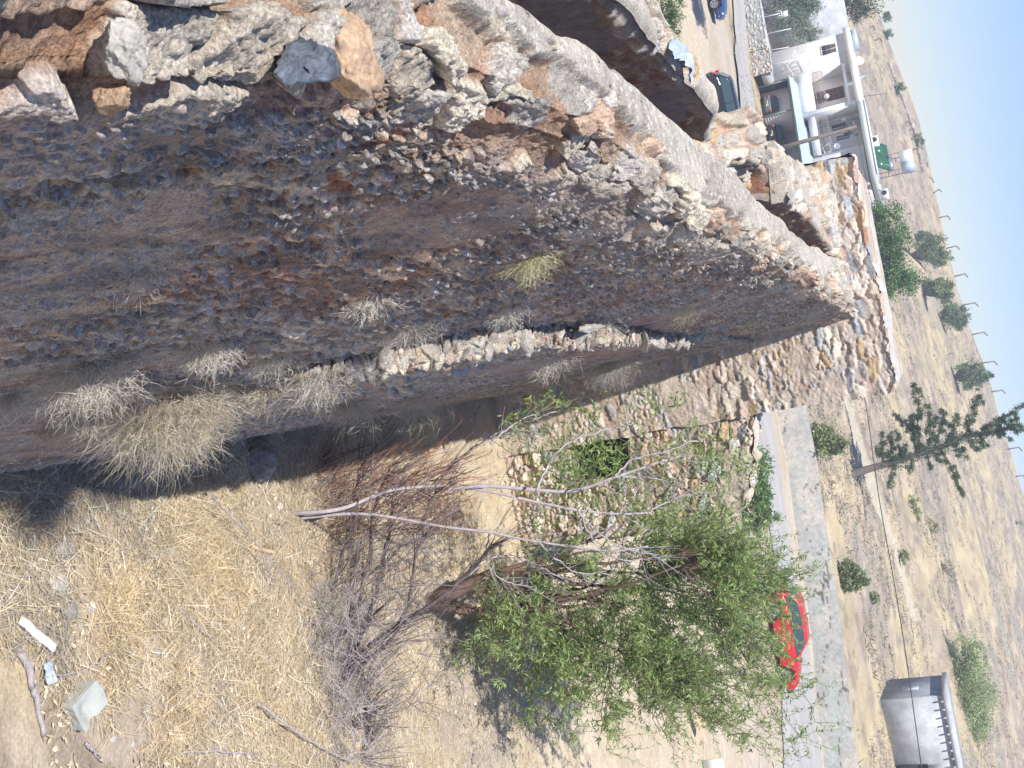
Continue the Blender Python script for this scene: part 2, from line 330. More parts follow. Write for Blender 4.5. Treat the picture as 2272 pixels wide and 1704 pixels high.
def ledge_w(y): return .16*sst(6.7, 7.4, y)+.05*sst(9.5, 11, y)-.15*sst(12, 18, y)
def face_x(y, z):
    xr = Ix(y, XR); xb = Ix(y, XB); zl = zl_(y); sl = .125*(1-.4*sst(9, 14, y)-.6*sst(15, 18, y))+.02
    w = ledge_w(y); k = sst(6., 7.4, y)
    lin = xr+(xb-xr)*(1-np.clip(z, 0, 7.16)/7.16)**.78
    xu = xr+sl*(7.16-zl); up = xr+sl*(7.16-z); lowx = xb+(xu+w-xb)*np.clip(z/zl, 0, 1)
    led = np.where(z > zl, up, lowx)
    return lin*(1-k)+led*k
def main_wall():
    ys = np.concatenate([np.linspace(-1.5, .8, 30), np.geomspace(.82, 21.45, 1150)])
    # cross-section: left face (from channel floor), top, shoulder, right face
    segL = np.linspace(0, 1, 24); segT = np.linspace(0, 1, 130)[1:]
    zs = np.concatenate([7.16-np.linspace(0, .5, 170)[1:], np.linspace(6.66, 5.26, 130)[1:], np.linspace(5.26, 0, 360)[1:], [-.3]])
    ny = len(ys); P = np.zeros((ny, 24+129+len(zs), 3)); Y = ys[:, None]
    xl = Ix(ys, XL)[:, None]+((fbm(ys/.45, ys*0, 6, 4)-.5)*.09)[:, None]; xr = Ix(ys, XR)[:, None]
    zt = 7.16+(fbm(ys/1.3, ys*0, 5, 3)[:, None]-.5)*.05
    P[:, :24, 0] = xl+.02; P[:, :24, 2] = 4.2+(zt-.03-4.2)*segL; P[:, 24:153, 0] = xl+(xr-xl)*segT; P[:, 24:153, 2] = zt-.10*sst(.75, 1, segT)**2-.03*(1-sst(0, .12, segT))
    fx = face_x(np.broadcast_to(Y, (ny, len(zs))), np.broadcast_to(zs, (ny, len(zs)))); P[:, 153:, 0] = fx; P[:, 153:, 2] = zs-.10*(zs > 6.9)*(zs-6.9)/.26
    P[:, :, 1] = Y
    arc = np.concatenate([np.zeros((ny, 1)), np.cumsum(np.linalg.norm(np.diff(P[..., [0, 2]], axis=1), axis=2), 1)], 1)
    arc = arc-arc[:, 152:153]     # 0 at the shoulder
    U = np.broadcast_to(Y, arc.shape)
    Gy = np.gradient(P, axis=0); Gs = np.gradient(P, axis=1); N = np.cross(Gs, Gy); N /= np.linalg.norm(N, axis=2)[..., None]+1e-9
    N = -N if N[500, 90, 2] < 0 else N
    # patterns
    h1, c1, k1 = stones(U, arc, .12, .038, 11, drop=.22, cols=DULL, lo=.02, hi=.08, mud=(.34, .155, .095), mud2=(.36, .25, .19))                   # face: small flat stones in red mud
    h2, c2, k2 = stones(U, arc, .26, .085, 12, drop=.74, cols=DULL, lo=.03, hi=.10)                    # face: larger blocks between
    big = k2 > .25
    hf = np.where(big, h2*1.15+.1, h1); cf = np.where(big[..., None], c2, c1)
    plaster = sst(.56, .62, fbm(U/1.7+3, arc/1.0, 71, 4)+.20*(1-sst(2.0, 4.2, U))*(arc < 3)*(arc > .25)+.12*sst(2.0, 4.5, arc)*(fbm(U/3, arc, 72, 2) > .5)-.02)
    pc = mixc((.47, .38, .31), (.39, .35, .30), sst(.3, .7, fbm(U/.5, arc/.22, 73, 4)))
    pc = mixc(pc, (.42, .28, .23), .6*sst(.52, .68, fbm(U/.9, arc/.3, 74, 4)))
    hp = .45+(fbm(U/.2, arc/.09, 75, 5)-.5)*.9; hf = hf*(1-plaster)+hp*plaster; cf = mixc(cf, pc, plaster)
    redness = sst(.45, .65, fbm(U/2.4, arc/.8, 76, 3)); band = np.exp(-((arc-2.2-.5*(fbm(U/2, arc*0, 77, 2)-.5))/.9)**2)*sst(2.2, 4, U); cf = mixc(cf, cf*np.array([1.15, .72, .55]), redness*(.22+.50*band)*(1-.0))
    hs, cs, ks = stones(U, arc*1.0, .30, .17, 13, drop=.36, cols=TOPC, lo=.02, hi=.13, mud=(.38, .23, .15), mud2=(.44, .34, .25))       # shoulder: bigger rubble
    hs = hs*1.0+.1
    wob = (fbm(U/.5, arc/.4, 81, 4)-.5)
    shoulder = (1-sst(.02, .30, arc+wob*.40))*(arc > -5)
    # cement screed on the outer (left) part of the top
    t_in = (P[..., 0]-xl)/(xr-xl); cw = np.interp(ys, [0, 3.2, 4.2, 5.3, 6.3, 7.5, 9.2, 10.2, 14, 18, 22], [-.2, .12, .38, .42, .62, .72, .62, .55, .70, .30, .1])[:, None]
    ck = sst(-.05, .04, cw+wob*.55-t_in-.10*(voro(U/.22, P[..., 0]/.22, 86)[2] > .7))*(arc <= 0); cem = ck > .5
    cemL = cem|((arc < -.01)&(t_in <= .02))
    disp = .023*hf*(1-shoulder)+(.075*hs-.055)*shoulder
    col = mixc(cf, cs, shoulder)
    bulge = (fbm(U/2.2, arc/1.5, 91, 2)-.5)*.07*sst(0, .4, arc)+(fbm(U/.5, arc/.22, 92, 3)-.5)*.035*sst(-.5, -.3, arc)
    # ledge: broken, with loose stones along it
    zl = zl_(ys)[:, None]; nearl = np.exp(-((P[..., 2]-zl+.06)/.14)**2)*(ledge_w(ys)[:, None] > .03)*(arc > .5)
    hl, cl, kl = stones(U, arc, .22, .13, 14, drop=.1, cols=TOPC, lo=.02, hi=.2); disp = disp+.04*hl*nearl; col = mixc(col, cl, nearl*.9)
    nz = np.where(arc < -.02, 1., 0)
    dd = .03+.008*(fbm(U/.12, P[..., 0]/.12, 94, 4)); disp = dd*ck+(disp+bulge)*(1-ck)
    cc = mixc((.57, .51, .42), (.46, .41, .34), sst(.4, .65, fbm(U/.7, P[..., 0]/.5, 95, 4))); spots = voro(U/.10, P[..., 0]/.06, 96)
    cc = mixc(cc, (.66, .63, .57), (spots[0] < .22)*(spots[2] > .35)*1.); cc = mixc(cc, (.12, .11, .10), (spots[0] < .14)*(spots[2] < .12)*1.)
    col = np.where(cem[..., None], cc, col)
    leftf = (np.arange(P.shape[1]) < 24)[None, :]&(P[..., 2] < zt-.12); col = np.where(leftf[..., None], cf*.95, col)
    f1, f2, r1, r2 = voro(U/.055+fbm(U/.1, arc/.05, 301, 3)*1.5, arc/.024+fbm(U/.1+5, arc/.05, 302, 3)*1.5, 303)
    chip = (1-sst(.30, .42, f1))*(r1 > .56)*(fbm(U/.5, arc/.25, 304, 3) > .44)*(arc > .02)*(1-shoulder); col = mixc(col, palette(r2, [(.50, .47, .43), (.58, .55, .50), (.42, .41, .41), (.34, .28, .23)]), chip*.85); disp = disp+.012*chip
    chip = chip*(1-plaster*.8); disp = disp-.012*plaster*0
    f1b, f2b, r1b, r2b = voro(U/.13+fbm(U/.2, arc/.1, 311, 3)*1.2, arc/.042+fbm(U/.2+5, arc/.1, 312, 3)*1.2, 313)
    chb = (1-sst(.24, .34, f1b))*(r1b > .70)*(arc > .15)*(1-shoulder)*(1-plaster*.7); col = mixc(col, palette(r2b, [(.55, .51, .46), (.44, .43, .42), (.48, .41, .35), (.62, .58, .52), (.40, .38, .37)]), chb*.85); disp = disp+.018*chb
    pit = (1-sst(.20, .40, f1))*(r1 < .22)*(arc > -.3)*(1-plaster*.75)*(1-.6*shoulder); col = mixc(col, (.07, .055, .05), pit*.8); disp = disp-.014*pit  # pits are also coloured near-black, painting in the dark of cavities
    gr = (fbm(U/.05, arc/.025, 305, 3)-.5); disp = disp+.012*gr*(arc > -.2)*np.where(cem, 0, 1)
    # dark lichen patches on the shaded face; they also paint in cavity shade
    lich_shade = sst(.50, .66, fbm(U/.33, arc/.16, 97, 4))*(arc > -.5); col = mixc(col, (.125, .115, .10), lich_shade*.36*np.where(arc < .1, .45, 1))
    P = P+N*disp[..., None]
    # fade the pushed-out rim where the cross-section begins and ends
    mb = MB(); mb.grid(P, col, flip=True)
    far = P[-1]; mb2 = mb
    root = thing('rubble_wall', 'long high ruined rubble wall in shade with a cement-topped crest, nearest to the viewer', 'wall', (-.8, 8, 0))
    mb.build('masonry', M['rock'], root, smooth=True)
    return root
main_wall()

def side_wall(name, label, ys, xl, xr, zt, xb, seed, cement=.5, zbot=0.):
    """lower parallel wall: xl,xr,zt functions of y; lit top, shaded right face"""
    ny = len(ys); Y = ys[:, None]; sL = np.linspace(0, 1, 60); sT = np.linspace(0, 1, 50)[1:]; sF = np.linspace(0, 1, 240)[1:]
    XLs = xl(ys)[:, None]; XRs = xr(ys)[:, None]; Z = zt(ys)[:, None]
    P = np.zeros((ny, 60+49+239, 3)); P[..., 1] = Y
    P[:, :60, 0] = XLs; P[:, :60, 2] = zbot+(Z-zbot)*sL; P[:, 60:109, 0] = XLs+(XRs-XLs)*sT; P[:, 60:109, 2] = Z-.05*sst(.8, 1, sT)
    P[:, 109:, 0] = XRs+(xb)*sF; P[:, 109:, 2] = Z-.05-(Z-zbot)*sF
    arc = np.concatenate([np.zeros((ny, 1)), np.cumsum(np.linalg.norm(np.diff(P[..., [0, 2]], axis=1), axis=2), 1)], 1); arc = arc-arc[:, 108:109]
    U = np.broadcast_to(Y, arc.shape)
    Gy = np.gradient(P, axis=0); Gs = np.gradient(P, axis=1); N = np.cross(Gs, Gy); N /= np.linalg.norm(N, axis=2)[..., None]+1e-9
    if N[ny//2, 85, 2] < 0: N = -N
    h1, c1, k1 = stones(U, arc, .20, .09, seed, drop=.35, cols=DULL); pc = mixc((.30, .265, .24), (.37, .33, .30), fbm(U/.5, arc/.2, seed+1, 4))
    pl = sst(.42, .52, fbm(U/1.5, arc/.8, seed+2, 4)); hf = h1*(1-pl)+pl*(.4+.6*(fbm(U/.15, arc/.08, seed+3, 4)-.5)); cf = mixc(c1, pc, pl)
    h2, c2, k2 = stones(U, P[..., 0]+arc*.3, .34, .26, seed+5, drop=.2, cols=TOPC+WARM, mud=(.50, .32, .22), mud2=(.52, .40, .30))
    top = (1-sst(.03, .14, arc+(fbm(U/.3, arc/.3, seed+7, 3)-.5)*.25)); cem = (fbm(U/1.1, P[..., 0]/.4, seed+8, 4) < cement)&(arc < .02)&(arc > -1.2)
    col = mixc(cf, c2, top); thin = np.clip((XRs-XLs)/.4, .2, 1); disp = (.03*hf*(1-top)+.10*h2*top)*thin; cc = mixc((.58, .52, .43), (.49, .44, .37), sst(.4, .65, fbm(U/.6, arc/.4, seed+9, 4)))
    col = np.where(cem[..., None], cc, col); disp = np.where(cem, .07+.012*fbm(U/.1, arc/.1, seed+10, 3), disp)+(fbm(U/.7, arc/.5, seed+11, 3)-.5)*.10
    P = P+N*disp[..., None]
    # close the two ends
    mb = MB(); mb.grid(P, col, flip=True)
    for e, fl in ((0, True), (-1, False)):
        ring = P[e]; n = 24; tz = np.linspace(0, 1, 109); Lx = ring[:109]; Rr = ring[108:][np.linspace(0, len(ring)-109, 109).astype(int)][::1]
        A_ = ring[:60][np.linspace(0, 59, 40).astype(int)]; B_ = ring[109:][::-1][np.linspace(0, 238, 40).astype(int)]; s = np.linspace(0, 1, 30)[None, :, None]
        G = A_[:, None]*(1-s)+B_[:, None]*s; hh, ce, kk = stones(G[..., 0], G[..., 2], .3, .17, seed+20, drop=.15, cols=WARM)
        G[..., 1] += (-1 if e == 0 else 1)*hh*.05; mb.grid(G, ce, flip=(e == 0)); T0 = ring[59:110]; tt_ = np.linspace(0, 1, 51)[:, None]; T1 = A_[-1]*(1-tt_)+B_[-1]*tt_; T1 = T1+(0, (-.03 if e == 0 else .03), -.06); mb.grid(np.stack([T0, T1]), col[e][59:110][None].repeat(2, 0))
    o = thing(name, label, 'wall', (float(np.mean(XLs)), float(np.mean(ys)), 0)); mb.build('masonry', M['rock'], o, smooth=True); return o
# parallel channel wall, near stretch, thinning to a broken tip
L1 = np.array([(4, -2.9), (7, -2.78), (8.85, -2.68), (9.2, -2.6), (10.6, -2.42), (11.8, -2.22)]); R1 = np.array([(4, -2.42), (7.5, -2.37), (8.4, -2.31), (9.45, -2.29), (10.5, -2.22), (11.8, -2.10)])
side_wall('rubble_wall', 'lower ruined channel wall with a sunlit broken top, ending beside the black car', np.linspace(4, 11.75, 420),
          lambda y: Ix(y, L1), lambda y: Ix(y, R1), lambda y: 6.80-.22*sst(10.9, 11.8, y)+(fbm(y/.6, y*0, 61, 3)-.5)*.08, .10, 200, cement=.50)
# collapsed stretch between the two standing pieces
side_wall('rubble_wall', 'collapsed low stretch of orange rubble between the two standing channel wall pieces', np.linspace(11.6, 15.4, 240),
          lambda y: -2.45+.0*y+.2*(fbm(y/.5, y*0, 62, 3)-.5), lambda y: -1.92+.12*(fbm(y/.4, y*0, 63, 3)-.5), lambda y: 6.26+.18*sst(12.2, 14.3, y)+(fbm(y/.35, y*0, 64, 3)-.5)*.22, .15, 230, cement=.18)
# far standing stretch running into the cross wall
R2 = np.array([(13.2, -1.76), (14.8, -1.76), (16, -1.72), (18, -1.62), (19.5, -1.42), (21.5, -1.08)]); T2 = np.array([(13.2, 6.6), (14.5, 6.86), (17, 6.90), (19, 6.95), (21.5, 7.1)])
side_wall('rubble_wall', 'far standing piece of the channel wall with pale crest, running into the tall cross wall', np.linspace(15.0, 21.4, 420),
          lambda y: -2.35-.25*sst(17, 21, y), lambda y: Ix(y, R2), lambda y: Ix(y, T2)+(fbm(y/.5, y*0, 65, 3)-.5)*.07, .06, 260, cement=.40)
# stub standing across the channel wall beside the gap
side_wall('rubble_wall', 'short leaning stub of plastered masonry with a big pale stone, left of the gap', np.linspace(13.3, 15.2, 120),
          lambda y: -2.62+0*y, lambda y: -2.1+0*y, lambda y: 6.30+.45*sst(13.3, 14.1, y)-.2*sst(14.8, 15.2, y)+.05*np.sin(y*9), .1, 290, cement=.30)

def face_patch(mb, u0, u1, v0, v1, du, place, nrm, seed, su, sv, cols, relief, edge=None, drop=.1, recess=None, mud=(.50, .33, .26), mud2=(.52, .42, .32), flip=False, plast=.0, big=True):
    nu = max(2, int((u1-u0)/du)); nv = max(2, int((v1-v0)/du)); u, v = np.meshgrid(np.linspace(u0, u1, nu), np.linspace(v0, v1, nv), indexing='ij')
    h, c, k = stones(u, v, su, sv, seed, drop=drop, cols=cols, mud=mud, mud2=mud2, lo=.025, hi=.10, warp=.2)
    h3, c3, k3 = stones(u, v, su*.42, sv*.5, seed+3, drop=.15, cols=cols, mud=mud, mud2=mud2)
    sm = (fbm(u/1.1, v/.6, seed+5, 3) > .56) if big else np.zeros_like(u, bool)
    h = np.where(sm, h3*.7, h); c = np.where(sm[..., None], c3, c)
    if plast:
        p = sst(plast, plast+.1, fbm(u/1.2, v/1.0, seed+6, 4)); c = mixc(c, mixc((.60, .52, .43), (.54, .42, .34), fbm(u/.3, v/.3, seed+7, 4)), p*.85); h = h*(1-p*.7)+.4*p
    d = relief*h+(fbm(u/.8, v/.6, seed+8, 3)-.5)*.08
    if recess is not None: d = d-recess(u, v); c = np.where((recess(u, v) > .3)[..., None], (.06, .055, .05), c)  # recess is coloured near-black too, painting in its shade
    P = place(u, v); P = P+np.asarray(nrm)*d[..., None]
    mb.grid(P, c, flip=flip)
def cross_wall():
    X0, X1, Y0, Y1, ZT = -2.86, 1.40, 21.3, 25.6, 7.56
    root = thing('tower_wall', 'tall sunlit stone cross wall at the far end of the long shaded wall', 'wall', ((X0+X1)/2, Y0, 0)); mb = MB()
    jag = lambda x: (fbm(x/.35, x*0, 301, 3)-.5)*.10
    def front(u, v):
        z = v.copy(); top = sst(.97, 1, v/ZT); z = v+jag(u)*top; e = (fbm(v/.3, v*0, 302, 3)-.5)*.10
        x = u+e*(sst(X1-.3, X1, u)+(1-sst(X0, X0+.3, u))); return np.stack([x, np.full_like(u, Y0), z], -1)
    face_patch(mb, X0, X1, -.2, ZT, .024, front, (0, -1, 0), 310, .38, .13, WARM, .055, drop=.14, plast=.56, mud=(.54, .40, .32), mud2=(.60, .51, .42))
    face_patch(mb, Y0, Y1, -.2, ZT, .06, lambda u, v: np.stack([np.full_like(u, X1-.09), u, v], -1), (1, 0, 0), 320, .40, .17, WARM, .05)
    face_patch(mb, Y0, Y1, -.2, ZT, .06, lambda u, v: np.stack([np.full_like(u, X0), u, v], -1), (-1, 0, 0), 330, .40, .17, WARM, .05, flip=True)
    face_patch(mb, X0, X1, -.2, ZT, .08, lambda u, v: np.stack([u, np.full_like(u, Y1), v], -1), (0, 1, 0), 340, .40, .17, WARM, .05, flip=True)
    mb.build('masonry', M['rockfar'], root, smooth=True)
    t = MB(); x, y = np.meshgrid(np.linspace(X0-.0, X1+.0, 220), np.linspace(Y0-.0, Y1, 200), indexing='ij')
    jx = (fbm(x/.3, y/.3, 303, 4)-.5)*.10; z = ZT+.01+jag(x)*(1-sst(0, .5, y-Y0))+(fbm(x/.5, y/.5, 304, 4)-.5)*.05
    x2 = x; y2 = y-.05*(1-sst(0, .15, y-Y0)); z = z-.05*(1-sst(0, .08, y-Y0))-.05*sst(X1-.1, X1, x)-.05*(1-sst(X0, X0+.1, x))
    n = fbm(x/.8, y/.8, 306, 4); c = mixc((.47, .38, .29), (.54, .50, .45), sst(.4, .62, n+.12*sst(-1, 1.4, x)))
    rub = (1-sst(.10, .40, y-Y0+(fbm(x/.3, y/.3, 307, 3)-.5)*.5)); hh, cr, kk = stones(x, y, .32, .2, 308, cols=WARM); c = mixc(c, cr, rub); z = z+hh*.06*rub
    t.grid(np.stack([x2, y2, z], -1), c, flip=False); t.build('crest', M['rockfar'], root, smooth=True)
    # old plaster cap left of the channel
    return root
cross_wall()
def low_wall():
    root = thing('boundary_wall', 'lower stone wall with a dark opening, right of the tall cross wall', 'wall', (2.3, 21.4, 0)); mb = MB()
    X0, X1, Y0, Y1 = 1.36, 3.25, 21.42, 22.2
    topz = lambda x: np.interp(x, [1.3, 2.2, 2.7, 3.1, 3.3], [5.02, 4.85, 4.7, 4.42, 3.9])+(fbm(x/.25, x*0, 401, 3)-.5)*.16
    endx = lambda z: X1-.5*sst(3.0, 4.6, z)*0-.55*(1-sst(2.6, 3.6, z))*0+(fbm(z/.3, z*0, 402, 3)-.5)*.25
    def pl(u, v):
        x = u; z = v*topz(u)/5.0; s = sst(X1-.4, X1, u); x = u+s*(endx(z)-X1); return np.stack([x, np.full_like(u, Y0), z], -1)
    face_patch(mb, X0, X1, -.1, 5.0, .022, pl, (0, -1, 0), 410, .34, .19, WARM, .10, drop=.06, plast=.60,
               recess=lambda u, v: .55*(np.abs(u-1.75) < .36+.05*vn(v*4, v*0, 9))*(v > 1.35)*(v < 2.55))
    x, y = np.meshgrid(np.linspace(X0, X1, 90), np.linspace(Y0-.02, Y1, 40), indexing='ij'); z = topz(x)+(fbm(x/.2, y/.2, 403, 3)-.5)*.08
    h, c, k = stones(x, y, .3, .2, 404, cols=WARM); mb.grid(np.stack([x, y, z+h*.05], -1), mixc(c, (.58, .52, .44), .5), flip=False)
    face_patch(mb, Y0, Y1, -.1, 5.0, .05, lambda u, v: np.stack([endx(v*topz(u*0+X1)/5.)+0*u, u, v*topz(u*0+X1)/5.], -1), (1, 0, 0), 420, .34, .19, WARM, .08)
    face_patch(mb, X0, X1, -.1, 5.0, .08, lambda u, v: np.stack([u, np.full_like(u, Y1), v*topz(u)/5.], -1), (0, 1, 0), 430, .34, .19, WARM, .05, flip=True)
    mb.build('masonry', M['rockfar'], root, smooth=True)
low_wall()
# ---------------------------------------------------------------- vegetation
def unit(n, r=RNG):
    v = r.normal(size=(n, 3)); return v/np.linalg.norm(v, axis=1)[:, None]
def leaves(mb, cen, dirs, L, Wd, cols, r=RNG, droop=0.):
    n = len(cen); d = dirs/np.linalg.norm(dirs, axis=1)[:, None]; s = np.cross(d, unit(n, r)); s /= np.linalg.norm(s, axis=1)[:, None]+1e-9
    L = (L*r.uniform(.6, 1.3, n))[:, None]; w = (Wd*r.uniform(.7, 1.25, n))[:, None]*.5
    k = d*L; mid = cen+k*.45; tip = cen+k; tip[:, 2] -= droop*L[:, 0]
    V = np.stack([cen, mid+s*w, tip, mid-s*w], 1).reshape(-1, 3); q = np.arange(4*n).reshape(n, 4)
    mb.add(V, Q=q, col=np.repeat(cols, 4, 0))
def blades(mb, base, dirs, L, w, cols, curl=.35, segs=3, r=RNG, grav=.3):
    n = len(base); d = dirs/np.linalg.norm(dirs, axis=1)[:, None]; side = np.cross(d, unit(n, r)); side /= np.linalg.norm(side, axis=1)[:, None]+1e-9
    bend = np.cross(side, d); L = np.broadcast_to(L, (n,))[:, None]; w = np.broadcast_to(w, (n,))[:, None]; cu = r.uniform(-curl, curl, n)[:, None]
    rows = []
    for k in range(segs+1):
        t = k/segs; c = base+d*L*t+bend*L*cu*t*t; c[:, 2] -= grav*L[:, 0]*t*t; ww = w*(1-.8*t); rows.append(c-side*ww*.5); rows.append(c+side*ww*.5)
    V = np.stack(rows, 1); m = 2*(segs+1); q = []
    for k in range(segs): q.append(np.stack([np.arange(n)*m+2*k, np.arange(n)*m+2*k+1, np.arange(n)*m+2*k+3, np.arange(n)*m+2*k+2], -1))
    mb.add(V.reshape(-1, 3), Q=np.stack(q, 1).reshape(-1, 4), col=np.repeat(cols, m, 0))
def colr(n, pal, r=RNG, v=.2):
    p = np.asarray(pal)[r.integers(0, len(pal), n)]; return p*r.uniform(1-v, 1+v, n)[:, None]
def wander(a, b, n=8, amp=.12, r=RNG):
    a = np.asarray(a, float); b = np.asarray(b, float); t = np.linspace(0, 1, n)[:, None]; L = np.linalg.norm(b-a)
    off = np.cumsum(r.normal(size=(n, 3)), 0)*amp*L/n; off -= off[:1]; off -= t*off[-1:]; return a+(b-a)*t+off
def rockmesh(c, s, seed, ang=0, n=28, m=40, cut=.55, flat=.8):
    th = np.linspace(0, math.pi, n)[:, None]; ph = np.linspace(0, 2*math.pi, m)[None]
    d = np.stack([np.sin(th)*np.cos(ph), np.sin(th)*np.sin(ph), np.cos(th)*np.ones_like(ph)], -1); r = np.ones(d.shape[:2])
    rg = np.random.default_rng(seed)
    for k in range(12):
        nn = rg.normal(size=3); nn /= np.linalg.norm(nn); h = rg.uniform(cut, .92); dp = d@nn; r = np.where(dp*r > h, h/np.maximum(dp, 1e-3), r)
    q = d*2.1; r = r+((fbm(q[..., 0]+9, q[..., 1]+q[..., 2], seed, 4)-.5)*.34+(fbm(q[..., 0]*3+q[..., 2]*2, q[..., 1]*3, seed+1, 3)-.5)*.16+(fbm(q[..., 0]*9+q[..., 2]*5, q[..., 1]*9+q[..., 2]*3, seed+2, 2)-.5)*.06)
    P = d*r[..., None]*np.asarray(s); ca, sa = math.cos(ang), math.sin(ang); x = P[..., 0]*ca-P[..., 1]*sa; y = P[..., 0]*sa+P[..., 1]*ca
    return np.stack([x+c[0], y+c[1], P[..., 2]+c[2]], -1)
def rock(name, label, cat, c, s, material, seed, ang=0, group=None, **k):
    mb = MB(); k.setdefault('n', 60); k.setdefault('m', 84); mb.grid(rockmesh(c, s, seed, ang, **k)); o = mb.build(name, M[material], smooth=True); return tag(o, label, cat, group, 'thing')

def wallhit(p):
    d = ray(p); t = np.linspace(.8, 24, 6000); P = O+d*t[:, None]; ins = (P[:, 0] < face_x(P[:, 1], P[:, 2]))&(P[:, 2] < 7.1)|(P[:, 2] < terr(P[:, 0], P[:, 1]))
    k = np.argmax(ins); return P[k]

STRAWP = [(.70, .60, .42), (.62, .51, .33), (.54, .45, .33), (.76, .68, .52), (.44, .36, .26), (.66, .58, .45)]
GREYP = [(.50, .46, .38), (.44, .41, .37), (.56, .52, .44), (.38, .35, .31), (.60, .56, .46)]
# dry litter and straw over the lot (nobody could count it)
def litter():
    mb = MB(); n = 150000; r = np.random.default_rng(31)
    u = r.uniform(0, 1, n); y = 5.4+(u**1.2)*16.3; x = r.uniform(-.25, 1, n)*(3.3+.30*(y-7)); x = np.where(x < -.2, x+.5, x)
    den = fbm(x/.8, y/.8, 88, 4)+.25*(fbm(x/.25, y/.25, 89, 3)-.5); keep = (den > .43)&(r.uniform(size=n) < np.interp(y, [7, 14, 17, 22], [1, .9, .5, .18])); x = x[keep]; y = y[keep]; n = len(x)
    z = terr(x, y)+.005; fl = fbm(x/1.1, y/1.1, 90, 3)*math.pi*3
    a = fl+r.normal(0, 1.6, n); up = np.abs(r.normal(0, .28, n)); d = np.stack([np.cos(a), np.sin(a), up], -1)
    gold = fbm(x/1.6+5, y/1.6, 91, 3)[:, None]; c = np.where(gold > .5, colr(n, STRAWP, r), colr(n, GREYP+STRAWP[1:3], r))
    blades(mb, np.stack([x, y, z+r.uniform(0, .03, n)], -1), d, r.gamma(3, .045, n).clip(.05, .45), r.uniform(.004, .010, n), c, curl=.5, segs=2, r=r, grav=.12)
    q = 15000; x = r.uniform(-.1, 1, q)*6; y = 5.6+r.uniform(0, 1, q)**1.2*11.5; k = (fbm(x/.9+4, y/.9, 96, 3) > .46)&(x > 0); x = x[k]; y = y[k]; q = len(x); an = r.uniform(0, 6.28, q)
    blades(mb, np.stack([x, y, terr(x, y)+r.uniform(.01, .06, q)], -1), np.stack([np.cos(an), np.sin(an), r.normal(.12, .2, q)], -1), r.uniform(.10, .34, q), r.uniform(.005, .009, q), colr(q, [(.80, .72, .56), (.74, .63, .44), (.66, .60, .50), (.84, .78, .66)], r), curl=.9, segs=3, r=r, grav=.1)
    # broad dead leaves and chaff
    m = 9000; x = r.uniform(-.1, 1, m)*5.5; y = 7.2+r.uniform(0, 1, m)**1.2*11; k = fbm(x/.6, y/.6, 95, 3) > .48; x = x[k]; y = y[k]; m = len(x)
    leaves(mb, np.stack([x, y, terr(x, y)+.02], -1), np.stack([r.normal(size=m), r.normal(size=m), r.uniform(0, .3, m)], -1), .07, .03, colr(m, STRAWP+[(.68, .62, .50)], r), r)
    tag(mb.build('dry_grass', M['straw']), kind='stuff')
litter()
# golden standing grass tufts in the middle of the lot
def standing():
    mb = MB(); r = np.random.default_rng(37)
    for px, py, R_, n in [(420, 1130, .55, 5200), (360, 1250, .5, 2600), (470, 1260, .6, 2600), (260, 1300, .45, 1800), (400, 1480, .6, 2200), (250, 1420, .5, 1700), (560, 1500, .5, 1500), (380, 1600, .5, 1500)]:
        n = int(n*.55); c = hit(Af(px, py)); x = c[0]+r.normal(0, R_*.6, n); y = c[1]+r.normal(0, R_*.6, n); x = np.maximum(x, .12)
        d = np.stack([r.normal(.1, .7, n), r.normal(.1, .7, n), np.abs(r.normal(.35, .3, n))], -1)
        blades(mb, np.stack([x, y, terr(x, y)], -1), d, r.uniform(.12, .34, n), r.uniform(.004, .008, n), colr(n, [(.74, .60, .38), (.68, .54, .33), (.78, .67, .46), (.58, .46, .30)], r), curl=.5, r=r)
    tag(mb.build('golden_grass', M['straw']), kind='stuff')
standing()
def pebbles():
    mb = MB(); r = np.random.default_rng(41); n = 1500; x = r.uniform(.0, 1, n)*7+.1; y = 7.4+r.uniform(0, 1, n)*22; s = r.gamma(2, .012, n).clip(.008, .09)
    V0 = np.array([(1, 0, 0), (0, 1, 0), (-1, 0, 0), (0, -1, 0), (0, 0, 1), (0, 0, -1)], float); T = np.array([(0, 1, 4), (1, 2, 4), (2, 3, 4), (3, 0, 4)])
    for i in range(n):
        V = V0*s[i]*r.uniform(.6, 1.2, (6, 3)); V[:, 2] *= .6; mb.add(V+(x[i], y[i], terr(x[i], y[i])+s[i]*.2), T=T, col=colr(1, [(.55, .52, .48), (.42, .40, .38), (.62, .58, .52), (.5, .36, .28)], r)[0])
    tag(mb.build('gravel', M['straw']), kind='stuff')
pebbles()
# field scrub on the slope behind the road
def scrub():
    mb = MB(); r = np.random.default_rng(43); n = 20000
    az = np.radians(r.uniform(-15, 26, n)); R_ = 56+r.uniform(0, 1, n)**1.1*157; x = R_*np.sin(az); y = R_*np.cos(az)
    k = (y > yfar(x)+2.2)&(fbm(x/7, y/7, 44, 3) > .42)&~poly_in(x, y, list(map(tuple, trA))+list(map(tuple, trB[::-1]))); x = x[k]; y = y[k]; n = len(x)
    z = terr(x, y); m = 9
    b = np.repeat(np.stack([x, y, z], -1), m, 0)+r.normal(0, .28, (n*m, 3))*(1, 1, 0); d = np.stack([r.normal(0, .8, n*m), r.normal(0, .8, n*m), r.uniform(.3, 1, n*m)], -1)
    s = np.repeat(r.gamma(2.2, .09, n).clip(.08, .6), m); pal = np.repeat(colr(n, [(.36, .31, .28), (.46, .40, .31), (.52, .46, .33), (.30, .28, .25), (.40, .36, .33), (.34, .33, .25)], r), m, 0)
    blades(mb, b, d, s, .06+.05*s, pal, segs=1, r=r)
    tag(mb.build('field_scrub', M['straw']), kind='stuff')
scrub()

